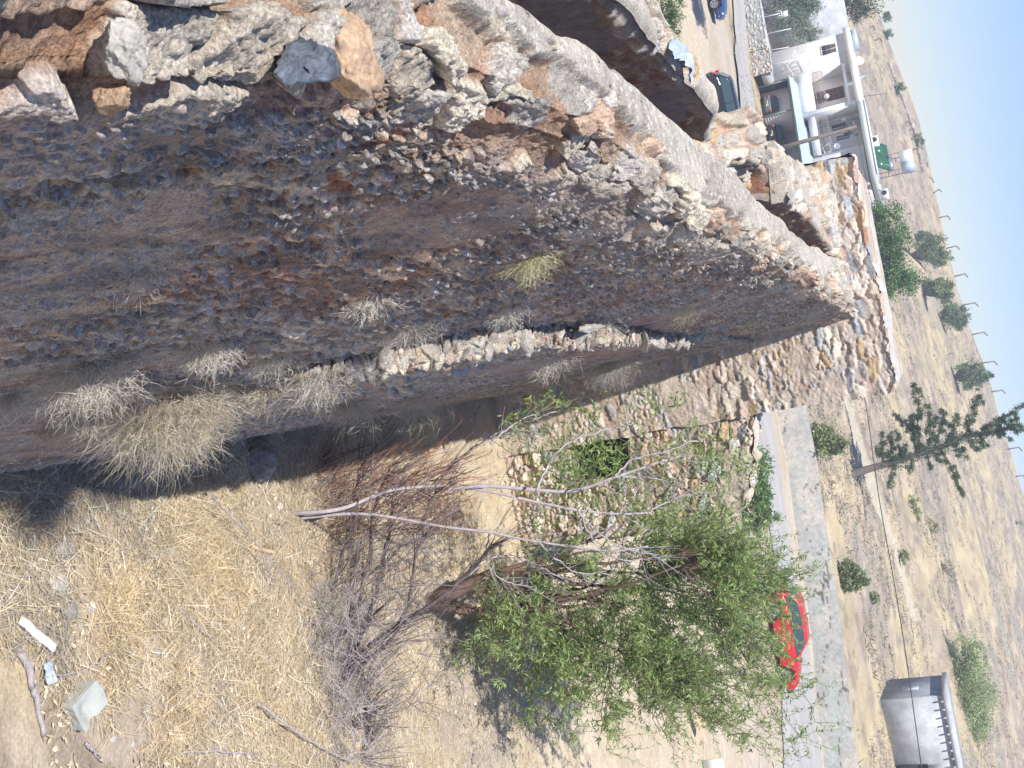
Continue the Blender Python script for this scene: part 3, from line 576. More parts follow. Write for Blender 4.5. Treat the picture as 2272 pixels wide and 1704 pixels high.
# tufts growing out of the shaded wall
def tuft(label, px, py, size, n, pal, spread=(.5, .15, -.2), fine=.0035, name='dry_tuft', grp='dry tufts rooted in the shaded wall face', seed=0, out=.0):
    r = np.random.default_rng(500+seed); c = wallhit(Af(px, py)); c = c.copy(); c[0] += out; mb = MB()
    d = np.stack([np.abs(r.normal(spread[0], .35, n)), r.normal(spread[1], .55, n), r.normal(spread[2], .55, n)], -1); b = np.repeat(c[None], n, 0)+r.normal(0, size*.10, (n, 3))-(.03, 0, 0)
    blades(mb, b, d, r.uniform(.35, 1, n)*size, fine, colr(n, pal, r), curl=.7, segs=3, r=r, grav=.25)
    tips = n//2; k = r.integers(0, n, tips*3); dd = d/np.linalg.norm(d, axis=1)[:, None]; bb = b[k]+dd[k]*size*r.uniform(.35, .85, (len(k), 1))
    blades(mb, bb, dd[k]+unit(len(k), r)*.8, size*r.uniform(.12, .3, len(k)), fine*.8, colr(len(k), pal, r), curl=.8, segs=2, r=r, grav=.2)
    k = r.integers(0, n, n*4); bb = b[k]+dd[k]*size*r.uniform(.2, .8, (len(k), 1))+r.normal(0, size*.05, (len(k), 3)); blades(mb, bb, unit(len(k), r), size*r.uniform(.06, .18, len(k)), fine*.8, colr(len(k), pal, r), curl=1.4, segs=2, r=r, grav=.1)
    o = mb.build(name, M['straw']); return tag(o, label, 'dry plant', grp, 'thing')
PALE = [(.66, .62, .52), (.58, .54, .46), (.70, .66, .56), (.50, .47, .40)]
GRN = [(.50, .50, .26), (.60, .57, .36), (.66, .62, .44), (.42, .43, .22)]
TU = [('pale dry tuft sprouting high on the shaded wall near the viewer', 300, 590, .17, 150, PALE), ('small dry tuft with a hooked stem beside a dark crack of the near wall', 215, 640, .10, 40, PALE),
      ('small bleached tuft halfway up the shaded wall', 800, 635, .24, 110, PALE), ('grey tuft just above the near end of the broken ledge', 885, 695, .34, 150, PALE),
      ('yellow-green tuft on the upper middle of the shaded wall', 1150, 550, .24, 200, GRN), ('wispy grey tuft above the ledge nose', 1100, 660, .28, 110, PALE),
      ('tiny yellowish tuft high on the far part of the wall', 1480, 665, .30, 80, GRN), ('farthest tiny tuft on the shaded wall', 1620, 690, .25, 60, GRN),
      ('large spreading grey dry bush low on the near wall', 190, 790, .38, 520, GREYP+PALE), ('dense curly grey mat under the large spreading bush', 190, 880, .26, 420, GREYP),
      ('thick grey clump right of the large spreading bush', 300, 830, .22, 260, GREYP), ('whitish tuft streaming along the wall above the huge straw tuft', 450, 740, .26, 260, PALE),
      ('small whitish tuft right of the huge straw tuft', 585, 765, .24, 150, PALE), ('brownish tuft above the rounded grey rock', 565, 830, .30, 230, GREYP+STRAWP[:2]),
      ('long whitish tuft between the straw tuft and the lit rubble', 690, 800, .36, 260, PALE), ('drooping brown tuft at the near end of the lit rubble', 765, 860, .42, 380, GREYP+STRAWP[4:5]),
      ('fan of long thin stems hanging below the ledge', 905, 850, .55, 240, GREYP+STRAWP[:1]), ('frizzy grey bush hanging below the far half of the ledge', 1320, 775, .52, 520, GREYP),
      ('dry tuft tucked on the ledge beside its highest stone', 1300, 690, .30, 120, PALE), ('scrubby grass on the wall foot above the rounded grey rock', 620, 930, .30, 260, GREYP+STRAWP[:2]),
      ('grey tangle on the ledge nose among loose stones', 1190, 770, .34, 160, PALE), ('bleached twig tuft at the left frame edge low on the wall', 20, 860, .20, 160, GREYP)]
for i, (lb, px, py, s, n, pal) in enumerate(TU): tuft(lb, px, py, s, n, pal, seed=i)
tuft('huge straw-coloured grass tuft arching out from the wall foot', 335, 850, .62, 1900, STRAWP+GREYP, spread=(.5, .40, .10), fine=.0035, name='straw_tuft', seed=60)
tuft('tangled straw tuft spilling over the dark foot of the near wall', 110, 925, .22, 420, STRAWP+GREYP, spread=(.5, .4, .1), fine=.004, name='straw_tuft', seed=61)
tuft('loose tangle of straw and twigs at the near left wall foot', 250, 990, .36, 500, STRAWP+GREYP, spread=(.4, .4, .1), fine=.004, name='straw_tuft', seed=62)
tuft('straw clump half hiding the rounded grey rock', 560, 940, .32, 420, STRAWP, spread=(.5, .5, .2), fine=.004, name='straw_tuft', seed=63)

# ---- bare shrub
def grow(mb, p, d, L, r0, depth, r, tips, up=.15, wild=.5, nb=(2, 4)):
    n = max(4, int(L/.12)); P = [np.array(p, float)]; dd = d/np.linalg.norm(d)
    for i in range(n):
        dd = dd+r.normal(0, .10*wild, 3)+(0, 0, up*.12); dd /= np.linalg.norm(dd); P.append(P[-1]+dd*L/n)
    R_ = np.linspace(r0, r0*.45, n+1); mb.tube(P, R_, 4 if r0 > .008 else 3, cap=False)
    tips.append((P[-1], dd))
    if depth > 0:
        for k in range(r.integers(*nb)):
            i = r.integers(n//3, n+1); nd = dd+unit(1, r)[0]*wild; grow(mb, P[i], nd+(0, 0, up), L*r.uniform(.45, .8), R_[i]*.62, depth-1, r, tips, up, wild, nb)
def polyline(pts, n=24):
    P = np.array(pts); t = np.linspace(0, len(P)-1, n); i = np.clip(np.floor(t).astype(int), 0, len(P)-2); u = (t-i)[:, None]
    def g(k): return P[np.clip(k, 0, len(P)-1)]
    a, b, c, d = g(i-1), g(i), g(i+1), g(i+2)
    return .5*((2*b)+(-a+c)*u+(2*a-5*b+4*c-d)*u**2+(-a+3*b-3*c+d)*u**3)
def AYs(pts, Y0, Y1=None):
    Y1 = Y0 if Y1 is None else Y1; n = len(pts); return [at_y(Af(*p), Y0+(Y1-Y0)*i/max(1, n-1)) for i, p in enumerate(pts)]
def bare_shrub():
    root = thing('bare_shrub', 'leafless shrub of dark and reddish twigs spreading in front of the green tree', 'shrub', hit(Af(690, 1480)))
    r = np.random.default_rng(71); Y = 13.2
    limbs = [([(672, 1640), (690, 1560), (700, 1500), (745, 1440), (800, 1330), (830, 1200), (850, 1080)], .036), ([(700, 1500), (745, 1455), (830, 1370), (940, 1300), (1010, 1240), (1060, 1180)], .034),
             ([(700, 1510), (720, 1400), (760, 1330), (800, 1200), (810, 1090), (850, 1000)], .026), ([(690, 1500), (680, 1400), (655, 1250), (650, 1100), (690, 1000)], .026),
             ([(680, 1480), (650, 1330), (640, 1180), (640, 1040)], .022), ([(690, 1480), (640, 1370), (560, 1240), (480, 1130), (400, 1040)], .015), ([(690, 1470), (600, 1350), (520, 1190), (500, 1100)], .013),
             ([(700, 1490), (700, 1350), (740, 1200), (760, 1100), (780, 1000)], .02), ([(710, 1490), (800, 1420), (870, 1340), (900, 1200), (930, 1080), (980, 1000)], .018),
             ([(690, 1570), (780, 1560), (790, 1480), (750, 1380)], .016), ([(680, 1620), (760, 1640), (800, 1600), (780, 1500)], .012), ([(670, 1500), (630, 1440), (600, 1380), (575, 1290)], .017)]
    mb = MB(); tips = []; red = MB()
    for pts, rad in limbs:
        P = polyline(AYs(pts, Y, Y+.9), 30); P += r.normal(0, .012, P.shape); P[0, 2] = terr(P[0, 0], P[0, 1])-.05 if pts[0][1] > 1560 else P[0, 2]
        mb.tube(P, np.linspace(rad*1.45, rad*.55, 30), 6)
        for k in range(34):
            i = r.integers(5, 30); T = P[min(i+1, 29)]-P[i-1]; T /= np.linalg.norm(T); tt = []
            grow(mb, P[i], T+unit(1, r)[0]*.55+(0, 0, .25), r.uniform(.3, .8), .0085, 1, r, tt, up=.3, wild=.45, nb=(1, 4)); tips += tt
    mb.build('branch', M['limb'], root)
    # reddish new twigs, rising
    for (x0, x1, y0, y1, n) in [(700, 1010, 930, 1080, 230), (820, 1040, 900, 1000, 70), (690, 900, 1050, 1200, 60)]:
        for k in range(n):
            b = at_y(Af(r.uniform(x0, x1)-60, r.uniform(y0, y1)+80), r.uniform(13.6, 14.4)); d = np.array([r.normal(-.25, .25), r.normal(0, .3), r.uniform(.7, 1.1)]); grow(red, b, d, r.uniform(.35, .85), .0062, 1, r, [], up=.2, wild=.35, nb=(0, 3))
    red.build('red_twig', M['twigred'], root)
    dk = MB()
    for k in range(520):
        b = at_y(Af(r.uniform(590, 930), r.uniform(1020, 1560)), r.uniform(13.0, 14.1)); d = np.array([r.normal(-.2, .5), r.normal(0, .4), r.uniform(.3, 1.)]); grow(dk, b, d, r.uniform(.25, .7), .0062, 1, r, [], up=.2, wild=.5, nb=(0, 3))
    dk.build('dark_twig', M['twigdark'], root)
    pw = MB()
    for k in range(230):
        x0 = r.normal(330*2.16, 60); y0 = r.uniform(1250, 1650); b0 = at_y(Af(x0, y0), r.uniform(12.4, 13.4)); b0[2] = max(b0[2], terr(b0[0], b0[1])+.02); dv = np.array([r.normal(-.1, .8), r.normal(0, .5), r.uniform(-.1, .9)]); grow(pw, b0, dv, r.uniform(.3, .95), .005, 1, r, [], up=.05, wild=.6, nb=(0, 4))
    for pts in [[(745, 1350), (690, 1400), (660, 1460), (640, 1560)], [(560, 1380), (640, 1430), (720, 1470), (770, 1540), (790, 1600)], [(530, 1480), (620, 1500), (700, 1530), (760, 1560)], [(770, 1440), (740, 1500), (720, 1580), (700, 1655)], [(600, 1330), (680, 1340), (760, 1370), (740, 1450)], [(440, 1560), (520, 1600), (640, 1640)]]:
        Q = polyline(AYs(pts, 12.6, 13.), 24)+r.normal(0, .008, (24, 3)); pw.tube(Q, np.linspace(.011, .005, 24), 4, cap=False)
    pw.build('pale_twig', M['barkpale'], root)
    st = MB(); n = 2600; b = np.array([at_y(Af(a, c), 13.1) for a, c in zip(r.normal(650, 45, 300), r.uniform(1290, 1560, 300))]); k = r.integers(0, 300, n)
    d = np.stack([r.normal(-.3, .6, n), r.normal(0, .5, n), r.normal(.1, .5, n)], -1); blades(st, b[k], d, r.uniform(.2, .75, n), .0055, colr(n, PALE+GREYP[:2], r), curl=.8, segs=4, r=r)
    st.build('dead_stem', M['straw'], root)
bare_shrub()

LEAFP = [(.30, .42, .13), (.38, .50, .17), (.23, .34, .11), (.44, .56, .23), (.32, .44, .18), (.50, .60, .30)]
def branch_to(mb, a, b, r0, r, amp=.14, r1=None):
    n = 12; P = wander(a, b, n, amp, r); mb.tube(P, np.linspace(r0, r1 or r0*.3, n), 5); return P
def main_tree():
    root = thing('leafy_tree', 'low spreading green tree with long narrow leaves and a short brown trunk', 'tree', hit(Af(925, 1300)))
    r = np.random.default_rng(81); B = hit(Af(925, 1300)); tk = MB(); lf = MB()
    # trunk: leaning limb visible against the straw
    trunk = polyline([B+(0, 0, -.1)]+AYs([(950, 1292), (1000, 1270), (1068, 1238)], B[1], B[1]+.3)); tk.tube(trunk, np.linspace(.15, .095, 24), 8)
    low = polyline([B]+AYs([(960, 1310), (1020, 1320), (1080, 1330)], B[1], B[1]+.3)); tk.tube(low, np.linspace(.12, .06, 24), 7)
    # crown clusters: (display px x, y, spread in px, depth from trunk, leaves)
    cl = []
    def region(x0, x1, y0, y1, n, dy=(0, 3.5), f=None):
        k = 0
        while k < n:
            x, y = r.uniform(x0, x1), r.uniform(y0, y1)
            if f and not f(x, y): continue
            cl.append((x, y, B[1]+r.uniform(*dy))); k += 1
    el = lambda cx, cy, a, b: (lambda x, y: ((x-cx)/a)**2+((y-cy)/b)**2 < 1)
    region(1300, 1720, 1100, 1560, 185, (.5, 4), el(1510, 1330, 215, 235))
    region(1050, 1400, 1180, 1520, 66, (0, 3.2), el(1220, 1350, 190, 180))
    region(930, 1150, 1280, 1480, 15, (-.6, 1.2), el(1030, 1370, 115, 110))
    region(1100, 1380, 1400, 1590, 22, (0, 2.5))
    region(1350, 1700, 1480, 1640, 26, (.5, 4))
    region(1380, 1640, 1080, 1200, 26, (1, 3.8))
    region(1650, 1700, 1180, 1290, 5, (1, 3))
    cl = cl+[(1740, 1240, B[1]+2), (1700, 1250, B[1]+2), (1165, 1560, B[1]+.5), (1230, 1600, B[1]+.8), (1310, 1620, B[1]+1), (1740, 1470, B[1]+3), (1760, 1560, B[1]+3), (1740, 1610, B[1]+3), (1700, 1600, B[1]+3)]
    ends = [trunk[-1], low[-1], trunk[16], low[16]]; hubs = []
    for k in range(16):
        c = cl[r.integers(0, 200)]; T = at_y(Af(c[0]-40, c[1]), c[2]); s = ends[k % 2 if k < 12 else 2+(k % 2)]; P = branch_to(tk, s, s+(T-s)*.75, .045, r, .12, .016); hubs += list(P[4:])
    hubs = np.array(hubs); V = []; D = []; Cc = []
    for (x, y, Y) in cl:
        T = at_y(Af(x, y), Y); T[2] = max(T[2], .25); i = np.argmin(np.linalg.norm(hubs-T, axis=1)+.3*r.uniform(size=len(hubs))); P = branch_to(tk, hubs[i], T, .011, r, .22, .004)
        for q in range(10):
            a = P[r.integers(4, 12)]; d = unit(1, r)[0]*(.8, .8, .7)+(0.05, 0, .65); Lt = r.uniform(.25, .75); Q = wander(a, a+d*Lt, 6, .2, r); tk.tube(Q, np.linspace(.004, .0018, 6), 3, cap=False)
            nl = r.integers(11, 24); t = r.uniform(0, 1, nl); pos = Q[0]+(Q[-1]-Q[0])*t[:, None]; V.append(pos); D.append(np.repeat(((Q[-1]-Q[0])/np.linalg.norm(Q[-1]-Q[0]))[None], nl, 0)*.55+unit(nl, r)*.9); Cc.append(colr(nl, LEAFP, r)*r.uniform(.75, 1.2))
    V = np.vstack(V); D = np.vstack(D); Cc = np.vstack(Cc); leaves(lf, V, D, .115, .024, Cc, r, droop=.15)
    tk.build('trunk', M['barkbrown'], root, smooth=True); lf.build('crown', M['leaf'], root); print('leaves', len(V))
main_tree()
def pale_tree():
    root = thing('pale_tree', 'half-bare tree with pale grey branches between the wall and the green tree', 'tree', hit(Af(640, 1105)))
    r = np.random.default_rng(91); B = hit(Af(635, 1105)); Y = B[1]; tk = MB(); lf = MB(); tw = MB()
    P1 = polyline([B-(0, 0, .3)]+AYs([(700, 1105), (750, 1095), (800, 1075), (850, 1058), (960, 1050), (1060, 1062), (1160, 1085), (1250, 1102), (1330, 1110), (1400, 1108)], Y+.1, Y+2.2), 60); tk.tube(P1, np.linspace(.030, .013, 60), 8)
    P2 = polyline([B+(.10, .05, -.3)]+AYs([(690, 1115), (780, 1110), (860, 1120), (960, 1138), (1060, 1150), (1130, 1165), (1230, 1180), (1320, 1190), (1400, 1180)], Y+.2, Y+1.6), 60); tk.tube(P2, np.linspace(.024, .010, 60), 8)
    P3 = polyline(AYs([(960, 1055), (1060, 1050), (1150, 1058), (1240, 1060), (1330, 1030), (1420, 1000), (1470, 985)], Y+1, Y+2.4), 40); tk.tube(P3, np.linspace(.035, .012, 40), 6)
    subs = [([(1160, 1060), (1180, 1010), (1220, 960), (1290, 935), (1370, 915)], .02), ([(1060, 960), (1090, 930), (1140, 900), (1170, 890)], .014), ([(960, 1060), (1000, 990), (1050, 950), (1100, 925), (1200, 890)], .018),
            ([(1330, 1030), (1370, 990), (1440, 975), (1500, 950)], .014), ([(1250, 1102), (1280, 1140), (1340, 1180), (1420, 1200)], .014), ([(1160, 1165), (1190, 1200), (1260, 1240), (1340, 1225)], .012),
            ([(1060, 1150), (1050, 1200), (1080, 1250), (1150, 1270)], .013), ([(1250, 1102), (1290, 1180), (1350, 1210), (1440, 1200)], .012), ([(1400, 1108), (1450, 1080), (1520, 1060)], .012),
            ([(1000, 1250), (1080, 1200), (1150, 1215), (1230, 1260)], .012), ([(1330, 1030), (1390, 1030), (1460, 1045)], .010), ([(870, 1125), (900, 1180), (960, 1200)], .012), ([(1340, 1110), (1350, 1060), (1345, 1010)], .010)]
    hubs = []
    for pts, rad in subs:
        P = polyline(AYs(pts, Y+1.2, Y+2.2), 24); P += r.normal(0, .01, P.shape); tk.tube(P, np.linspace(rad, rad*.45, 24), 5); hubs += list(P[6::3])
    for Pm in (P1, P2, P3): hubs += list(Pm[24::3])
    for h in hubs:
        for q in range(2): grow(tw, h, np.array([r.normal(.1, .6), r.normal(0, .5), r.uniform(.1, 1)]), r.uniform(.25, .7), .006, 1, r, [], up=.25, wild=.5, nb=(0, 3))
    V = []; D = []
    def sprig(x, y, n, Yd, s=1.):
        c = at_y(Af(x, y), Yd); V.append(c+r.normal(0, .07*s, (n, 3))); D.append(unit(n, r)+(0, 0, .25))
    for x, y, n in [(1100, 915, 26), (1125, 900, 24), (1150, 880, 30), (1180, 850, 26), (1200, 870, 22), (1115, 935, 26), (1140, 930, 22), (1220, 880, 22), (1260, 890, 20), (1290, 875, 14), (1230, 910, 18), (1180, 930, 20), (1290, 905, 16), (1310, 850, 14), (1085, 950, 16), (1350, 905, 18), (1400, 850, 26), (1410, 880, 18), (1460, 870, 20), (1470, 855, 16), (1390, 930, 14), (1300, 960, 18), (1240, 950, 16), (1160, 965, 18)]:
        sprig(x, y, n, Y+1.8+r.uniform(-.3, .4))
    for k in range(110):   # leafier part over the dark opening and the low wall
        sprig(r.uniform(1140, 1600), r.uniform(960, 1130), 16, Y+r.uniform(2.2, 4.5), 1.7)
    for k in range(46): sprig(r.normal(1290, 75), r.normal(1010, 30), 22, Y+r.uniform(3.0, 5), 1.6)
    for x, y in [(1500, 930), (1560, 940), (1480, 960), (1600, 1010), (1620, 1000), (1540, 985), (1510, 1000), (1450, 960), (1530, 960)]:
        for q in range(2): sprig(x+r.normal(0, 8), y+r.normal(0, 8), 20, Y+3.5, 1.3)
    V = np.vstack(V); D = np.vstack(D); leaves(lf, V, D, .12, .026, colr(len(V), LEAFP[:5]+[(.24, .36, .10)], r), r, droop=.2)
    tk.build('trunk', M['barkpale'], root, smooth=True); tw.build('twig', M['wood'], root); lf.build('crown', M['leaf'], root)
pale_tree()

# ---- distant trees and bushes: clumps of leaf-sized faces through the crown's volume
def crown(mb, blobs, n, size, pal, r, hang=0.):
    tot = sum(b[1][0]*b[1][1]*b[1][2] for b in blobs)
    for c, rad in blobs:
        k = int(n*rad[0]*rad[1]*rad[2]/tot); ncl = max(7, k//70); cd = unit(ncl, r)*r.uniform(.2, 1.18, ncl)[:, None]**.6; cc = np.asarray(c)+cd*rad
        i = r.integers(0, ncl, k); p = cc[i]+r.normal(0, 1, (k, 3))*np.asarray(rad)*r.uniform(.10, .22, ncl)[i][:, None]; sh = (r.uniform(.62, 1.25, ncl))[i][:, None]
        d = unit(k, r)+(0, 0, -hang)+.3*(p-np.asarray(c))/np.asarray(rad); leaves(mb, p, d, size, size*.45, colr(k, pal, r)*sh, r)
def bush(name, label, cat, foot, blobs, n, size, pal, seed, group=None, trunk=.12, hang=0., tmat='barkbrown'):
    r = np.random.default_rng(seed); blobs = [(np.asarray(q[0])+unit(1, r)[0]*np.asarray(q[1])*.55*k, np.asarray(q[1])*(.85 if k == 0 else r.uniform(.4, .6))) for q in blobs for k in (0, 1, 1)]; foot = np.asarray(foot, float); root = thing(name, label, cat, foot, group=group); t = MB(); c = MB()
    blobs = [(foot+np.asarray(b[0]), np.asarray(b[1], float)) for b in blobs]
    for b in blobs:
        for q in range(3): t.tube(wander(foot+(0, 0, -.1), b[0]+unit(1, r)[0]*b[1]*.5, 8, .2, r), np.linspace(trunk, trunk*.2, 8), 5)
    crown(c, blobs, n, size, pal, r, hang); t.build('trunk', M[tmat], root); c.build('crown', M['farleaf'], root); return root
BG1 = [(.15, .26, .10), (.19, .31, .13), (.11, .20, .08), (.22, .34, .16)]; OLV = [(.22, .27, .20), (.17, .21, .15), (.28, .33, .26), (.20, .25, .16)]
DRK = [(.05, .085, .045), (.07, .11, .05), (.10, .15, .07), (.04, .06, .035)]; BR = [(.24, .31, .13), (.31, .37, .16), (.20, .26, .12), (.36, .37, .21)]
def P_(x, y): return hit(Af(x, y))
def atR(p, R_): d = ray(p); return O+d*R_
# big two-lobed bush right behind the tall cross wall
c1 = atR(Af(1925, 505), 78.); g = np.array([c1[0]+.6, c1[1], terr(c1[0], c1[1])])
c2 = atR(Af(1935, 590), 78.); c3 = atR(Af(1905, 470), 78.)
bush('rounded_tree', 'bright green rounded tree rising just behind the crest of the tall cross wall', 'tree', g, [(c1-g, (1.8, 1.7, 1.45)), (c2-g, (1.8, 1.7, 1.5)), (c3-g, (1.2, 1.2, 1.0)), ((c1+c2)/2-g-(0, 0, 1.6), (2.6, 2., 1.6))], 20000, .2, BG1, 601, trunk=.2)
HB = [(2005, 545, 42, 34, 'tall hillside bush nearest the white house, below the fence line'), (2022, 625, 32, 26, 'second hillside bush below the fence line'), (2058, 682, 30, 26, 'hillside bush between the pair below the fence and the leaning one'), (2095, 808, 38, 30, 'leaning hillside bush with bare sticks, nearest the conifer'), (1992, 508, 16, 14, 'small hillside shrub above the two bushes nearest the house')]
for i, (x, y, a, b, lb) in enumerate(HB):
    f = P_(x-a*.9, y+8); D = np.linalg.norm(f-O); s = D/1150/2.16; rx, rz = b*s, a*s
    bush('hillside_bush', lb, 'bush', f, [((0, 0, rz*1.0), (rx*.9, rx*.8, rz*.85)), ((rx*.5, 0, rz*1.3), (rx*.6, rx*.6, rz*.6)), ((-rx*.5, 0, rz*.7), (rx*.6, rx*.6, rz*.6))], 5200, .34, BR+BG1[:2], 610+i, group='green bushes on the dry hillside')
for i, (x, y, a, lb) in enumerate([(1755, 955, 40, 'green and yellow shrub on the verge field, left of the conifer'), (1815, 1248, 34, 'narrow green shrub on the field above the red car')]):
    f = P_(x, y); D = np.linalg.norm(f-O); s = D/1150/2.16*a
    bush('field_shrub', lb, 'shrub', f, [((0, 0, s*.7), (s*.85, s*.8, s*.75)), ((.35*s, 0, s*1.2), (s*.5, s*.5, s*.6)), ((-.5*s, 0, s*.5), (s*.5, s*.5, s*.5))], 3800, .2, BR, 630+i, group='green shrubs on the field', trunk=.04)
f = P_(1590, 1042); bush('feathery_bush', 'feathery green bush at the road edge behind the lower stone wall', 'bush', f, [((-.4, 0, .7), (1.2, .9, .8)), ((.7, .2, .8), (1.0, .8, .7)), ((1.6, .2, .5), (.8, .7, .5))], 8000, .15, BG1+BR[:1], 640, trunk=.04)
SCL = ['small scrub clump under the conifer trunk beside the track', 'scrub clump right of the conifer just past its lowest branch', 'faint scrub clump below the conifer branch tips', 'scrub clump beside the track above the narrow green shrub',
       'pale scrub clump in the open field level with the red car', 'larger dark scrub clump high on the field', 'scrub clump between the conifer and the larger dark clump', 'scrub clump beside the right end of the tall cross wall', 'isolated scrub clump near the far right crest']
for i, (x, y, s) in enumerate([(1915, 1048, .5), (1965, 1085, .6), (1975, 1110, .6), (1880, 1290, .5), (1945, 1205, .6), (2035, 1230, .9), (2008, 1142, .8), (1890, 975, .5), (2195, 1130, .9)]):
    f = P_(x, y); bush('scrub_clump', SCL[i], 'scrub', f, [((0, 0, s*.5), (s, s, s*.6))], 350, .16, BR, 650+i, group='small scrub clumps dotted over the field', trunk=.02)
# soft green tree above the concrete hut
f = P_(2020, 1560); f = f+(0, 8, 0); f[2] = terr(f[0], f[1]); cc = atR(Af(2092, 1490), np.linalg.norm(f-O)); s = np.linalg.norm(f-O)/1150/2.16
bush('feathery_tree', 'soft feathery green tree rising behind the flat-roofed concrete hut', 'tree', f, [(cc-f, (85*s, 60*s, 55*s)), (cc-f+np.array([-55*s, 0, 8*s]), (60*s, 45*s, 42*s)), (cc-f+np.array([60*s, 0, -10*s]), (60*s, 45*s, 44*s)), (cc-f+np.array([0, 0, -45*s]), (80*s, 45*s, 30*s))], 30000, .17, [(.36, .45, .20), (.42, .51, .25), (.30, .38, .16), (.44, .50, .29)], 660, hang=.2, trunk=.10)
# conifer
def conifer():
    r = np.random.default_rng(671); f = hit(Z3(955, 1490)); Y = f[1]; root = thing('conifer_tree', 'dark open-branched conifer leaning left beside the dirt track', 'tree', f); t = MB(); c = MB()
    T = polyline([f-(0, 0, .1)]+[at_y(Z3(*p), Y) for p in [(1060, 1455), (1200, 1415), (1400, 1355), (1600, 1290), (1800, 1210), (2000, 1180), (2180, 1120)]], 60)
    t.tube(T, np.linspace(.26, .05, 60), 8)
    arms = [((1180, 1400), (1170, 1200), .55), ((1240, 1400), (1240, 1190), .5), ((1300, 1390), (1290, 1180), .45), ((1350, 1380), (1330, 1270), .5), ((1420, 1370), (1440, 860), .75), ((1420, 1330), (1400, 1060), .6), ((1450, 1200), (1270, 1060), .45),
            ((1500, 1320), (1540, 1010), .8), ((1560, 1280), (1640, 1030), .6), ((1640, 1270), (1720, 1080), .7), ((1780, 1210), (1880, 920), .65), ((1900, 1180), (1980, 1100), .6), ((2000, 1170), (2100, 1040), .7), ((2100, 1140), (2190, 990), .5), ((2100, 1150), (2215, 1170), .7), ((2000, 1180), (2110, 1230), .5),
            ((1600, 1300), (1680, 1420), .5), ((1660, 1400), (1760, 1640), .5), ((1560, 1330), (1620, 1400), .45), ((1400, 1370), (1370, 1490), .45), ((1250, 1410), (1250, 1500), .4), ((1500, 1340), (1530, 1450), .4), ((1680, 1260), (1790, 1340), .6), ((1800, 1220), (1880, 1310), .6), ((1880, 1200), (1950, 1280), .45), ((1340, 1370), (1160, 1330), .5)]
    for a, b, w in arms:
        A_ = at_y(Z3(*a), Y); B_ = at_y(Z3(*b), Y+r.uniform(-1.2, 1.2)); P = wander(A_, B_, 12, .12, r); t.tube(P, np.linspace(.06, .02, 12), 4)
        L = np.linalg.norm(B_-A_); k = int(900*max(L, 1)*w); u = r.uniform(.12, 1.04, k); j = (u*11).clip(0, 10.99); i = j.astype(int); base = P[i]+(P[i+1]-P[i])*(j-i)[:, None]
        nc = max(5, int(L*7)); ct = np.linspace(.15, 1, nc)+r.normal(0, .02, nc); q = np.argmin(np.abs(u[:, None]-ct), 1); cen = r.normal(0, .16*w, (nc, 3))[q]
        p = base+cen*1.35+r.normal(0, .10*w, (k, 3)); leaves(c, p, unit(k, r)+(0, 0, .2), .17, .045, colr(k, DRK, r)*1.7, r)
    k = 3600; u = r.uniform(.3, 1, k); i = (u*58).astype(int); p = T[i]+r.normal(0, 1, (k, 3))*(.34*(1.15-u))[:, None]; leaves(c, p, unit(k, r), .17, .05, colr(k, DRK, r)*1.6, r)
    t.build('trunk', M['post'], root); c.build('crown', M['farleaf'], root)
conifer()
# left edge: garden olive, dark tree over the roof, low bush, bush by the channel wall
g0 = np.array([0, 0, 0.])
olx = at_y(Z2(470, 120), 103.5); f = np.array([olx[0], 103.5, terr(olx[0], 103.5)]); s = 1
def z2at(x, y, DD): d = ray(Z2(x, y)); return O+d*(DD/d[1])
cc = z2at(720, 150, f[1]); cd = z2at(820, 320, f[1]); ce = z2at(640, -60, f[1]); cg = z2at(870, 20, f[1])
bush('olive_tree', 'grey-green olive tree in the fenced garden left of the white house', 'tree', f, [(cc-f, (2.1, 1.7, 1.9)), (cd-f, (1.4, 1.2, 1.3)), (ce-f, (1.7, 1.5, 1.8)), (cg-f, (1.4, 1.3, 1.2))], 17000, .2, [tuple(np.array(q)*1.35) for q in OLV], 701, trunk=.05, tmat='wood')
f = hit(Z2(520, 420)); bush('garden_bush', 'small bright green bush below the olive tree in the garden', 'bush', f, [((.2, 0, .8), (.8, .8, .8))], 1800, .16, BG1+BR, 702, trunk=.03)
cc = z2at(1310, 20, 113.); f = np.array([cc[0]-1.2, cc[1], terr(cc[0], cc[1])]); bush('dark_tree', 'dense dark tree at the top left, standing behind the left end of the white house', 'tree', f, [(cc-f, (2.1, 2.1, 2.7)), (cc-f+(-2.6, 0, -.3), (2.8, 2.4, 2.9)), (cc-f+(-.6, 0, -2.), (1.8, 1.7, 1.4))], 12000, .24, DRK+BG1[:1], 703, trunk=.16)
f = hit(Z2b(870, 200)); bush('low_green_bush', 'low green bush growing beside the broken channel wall at the top of the picture', 'bush', f, [((-.5, 0, .5), (1.1, .9, .7)), ((.7, .3, .3), (.7, .6, .5))], 3800, .14, BG1+BR, 704, trunk=.03)
# a tall tree just left of the frame, whose shadow reaches the blue car
bush('street_tree', 'tall tree by the street beside the blue car, beyond the left of the view', 'tree', (-19.6, 54.6, terr(-19.6, 54.6)), [((0, 0, 9.2), (2.3, 2.2, 1.8)), ((-2.5, 0, 8), (2.4, 2.2, 2)), ((-1., 1.5, 6.6), (2.2, 1.6, 1.4))], 12000, .3, DRK+BG1, 705, trunk=.22)
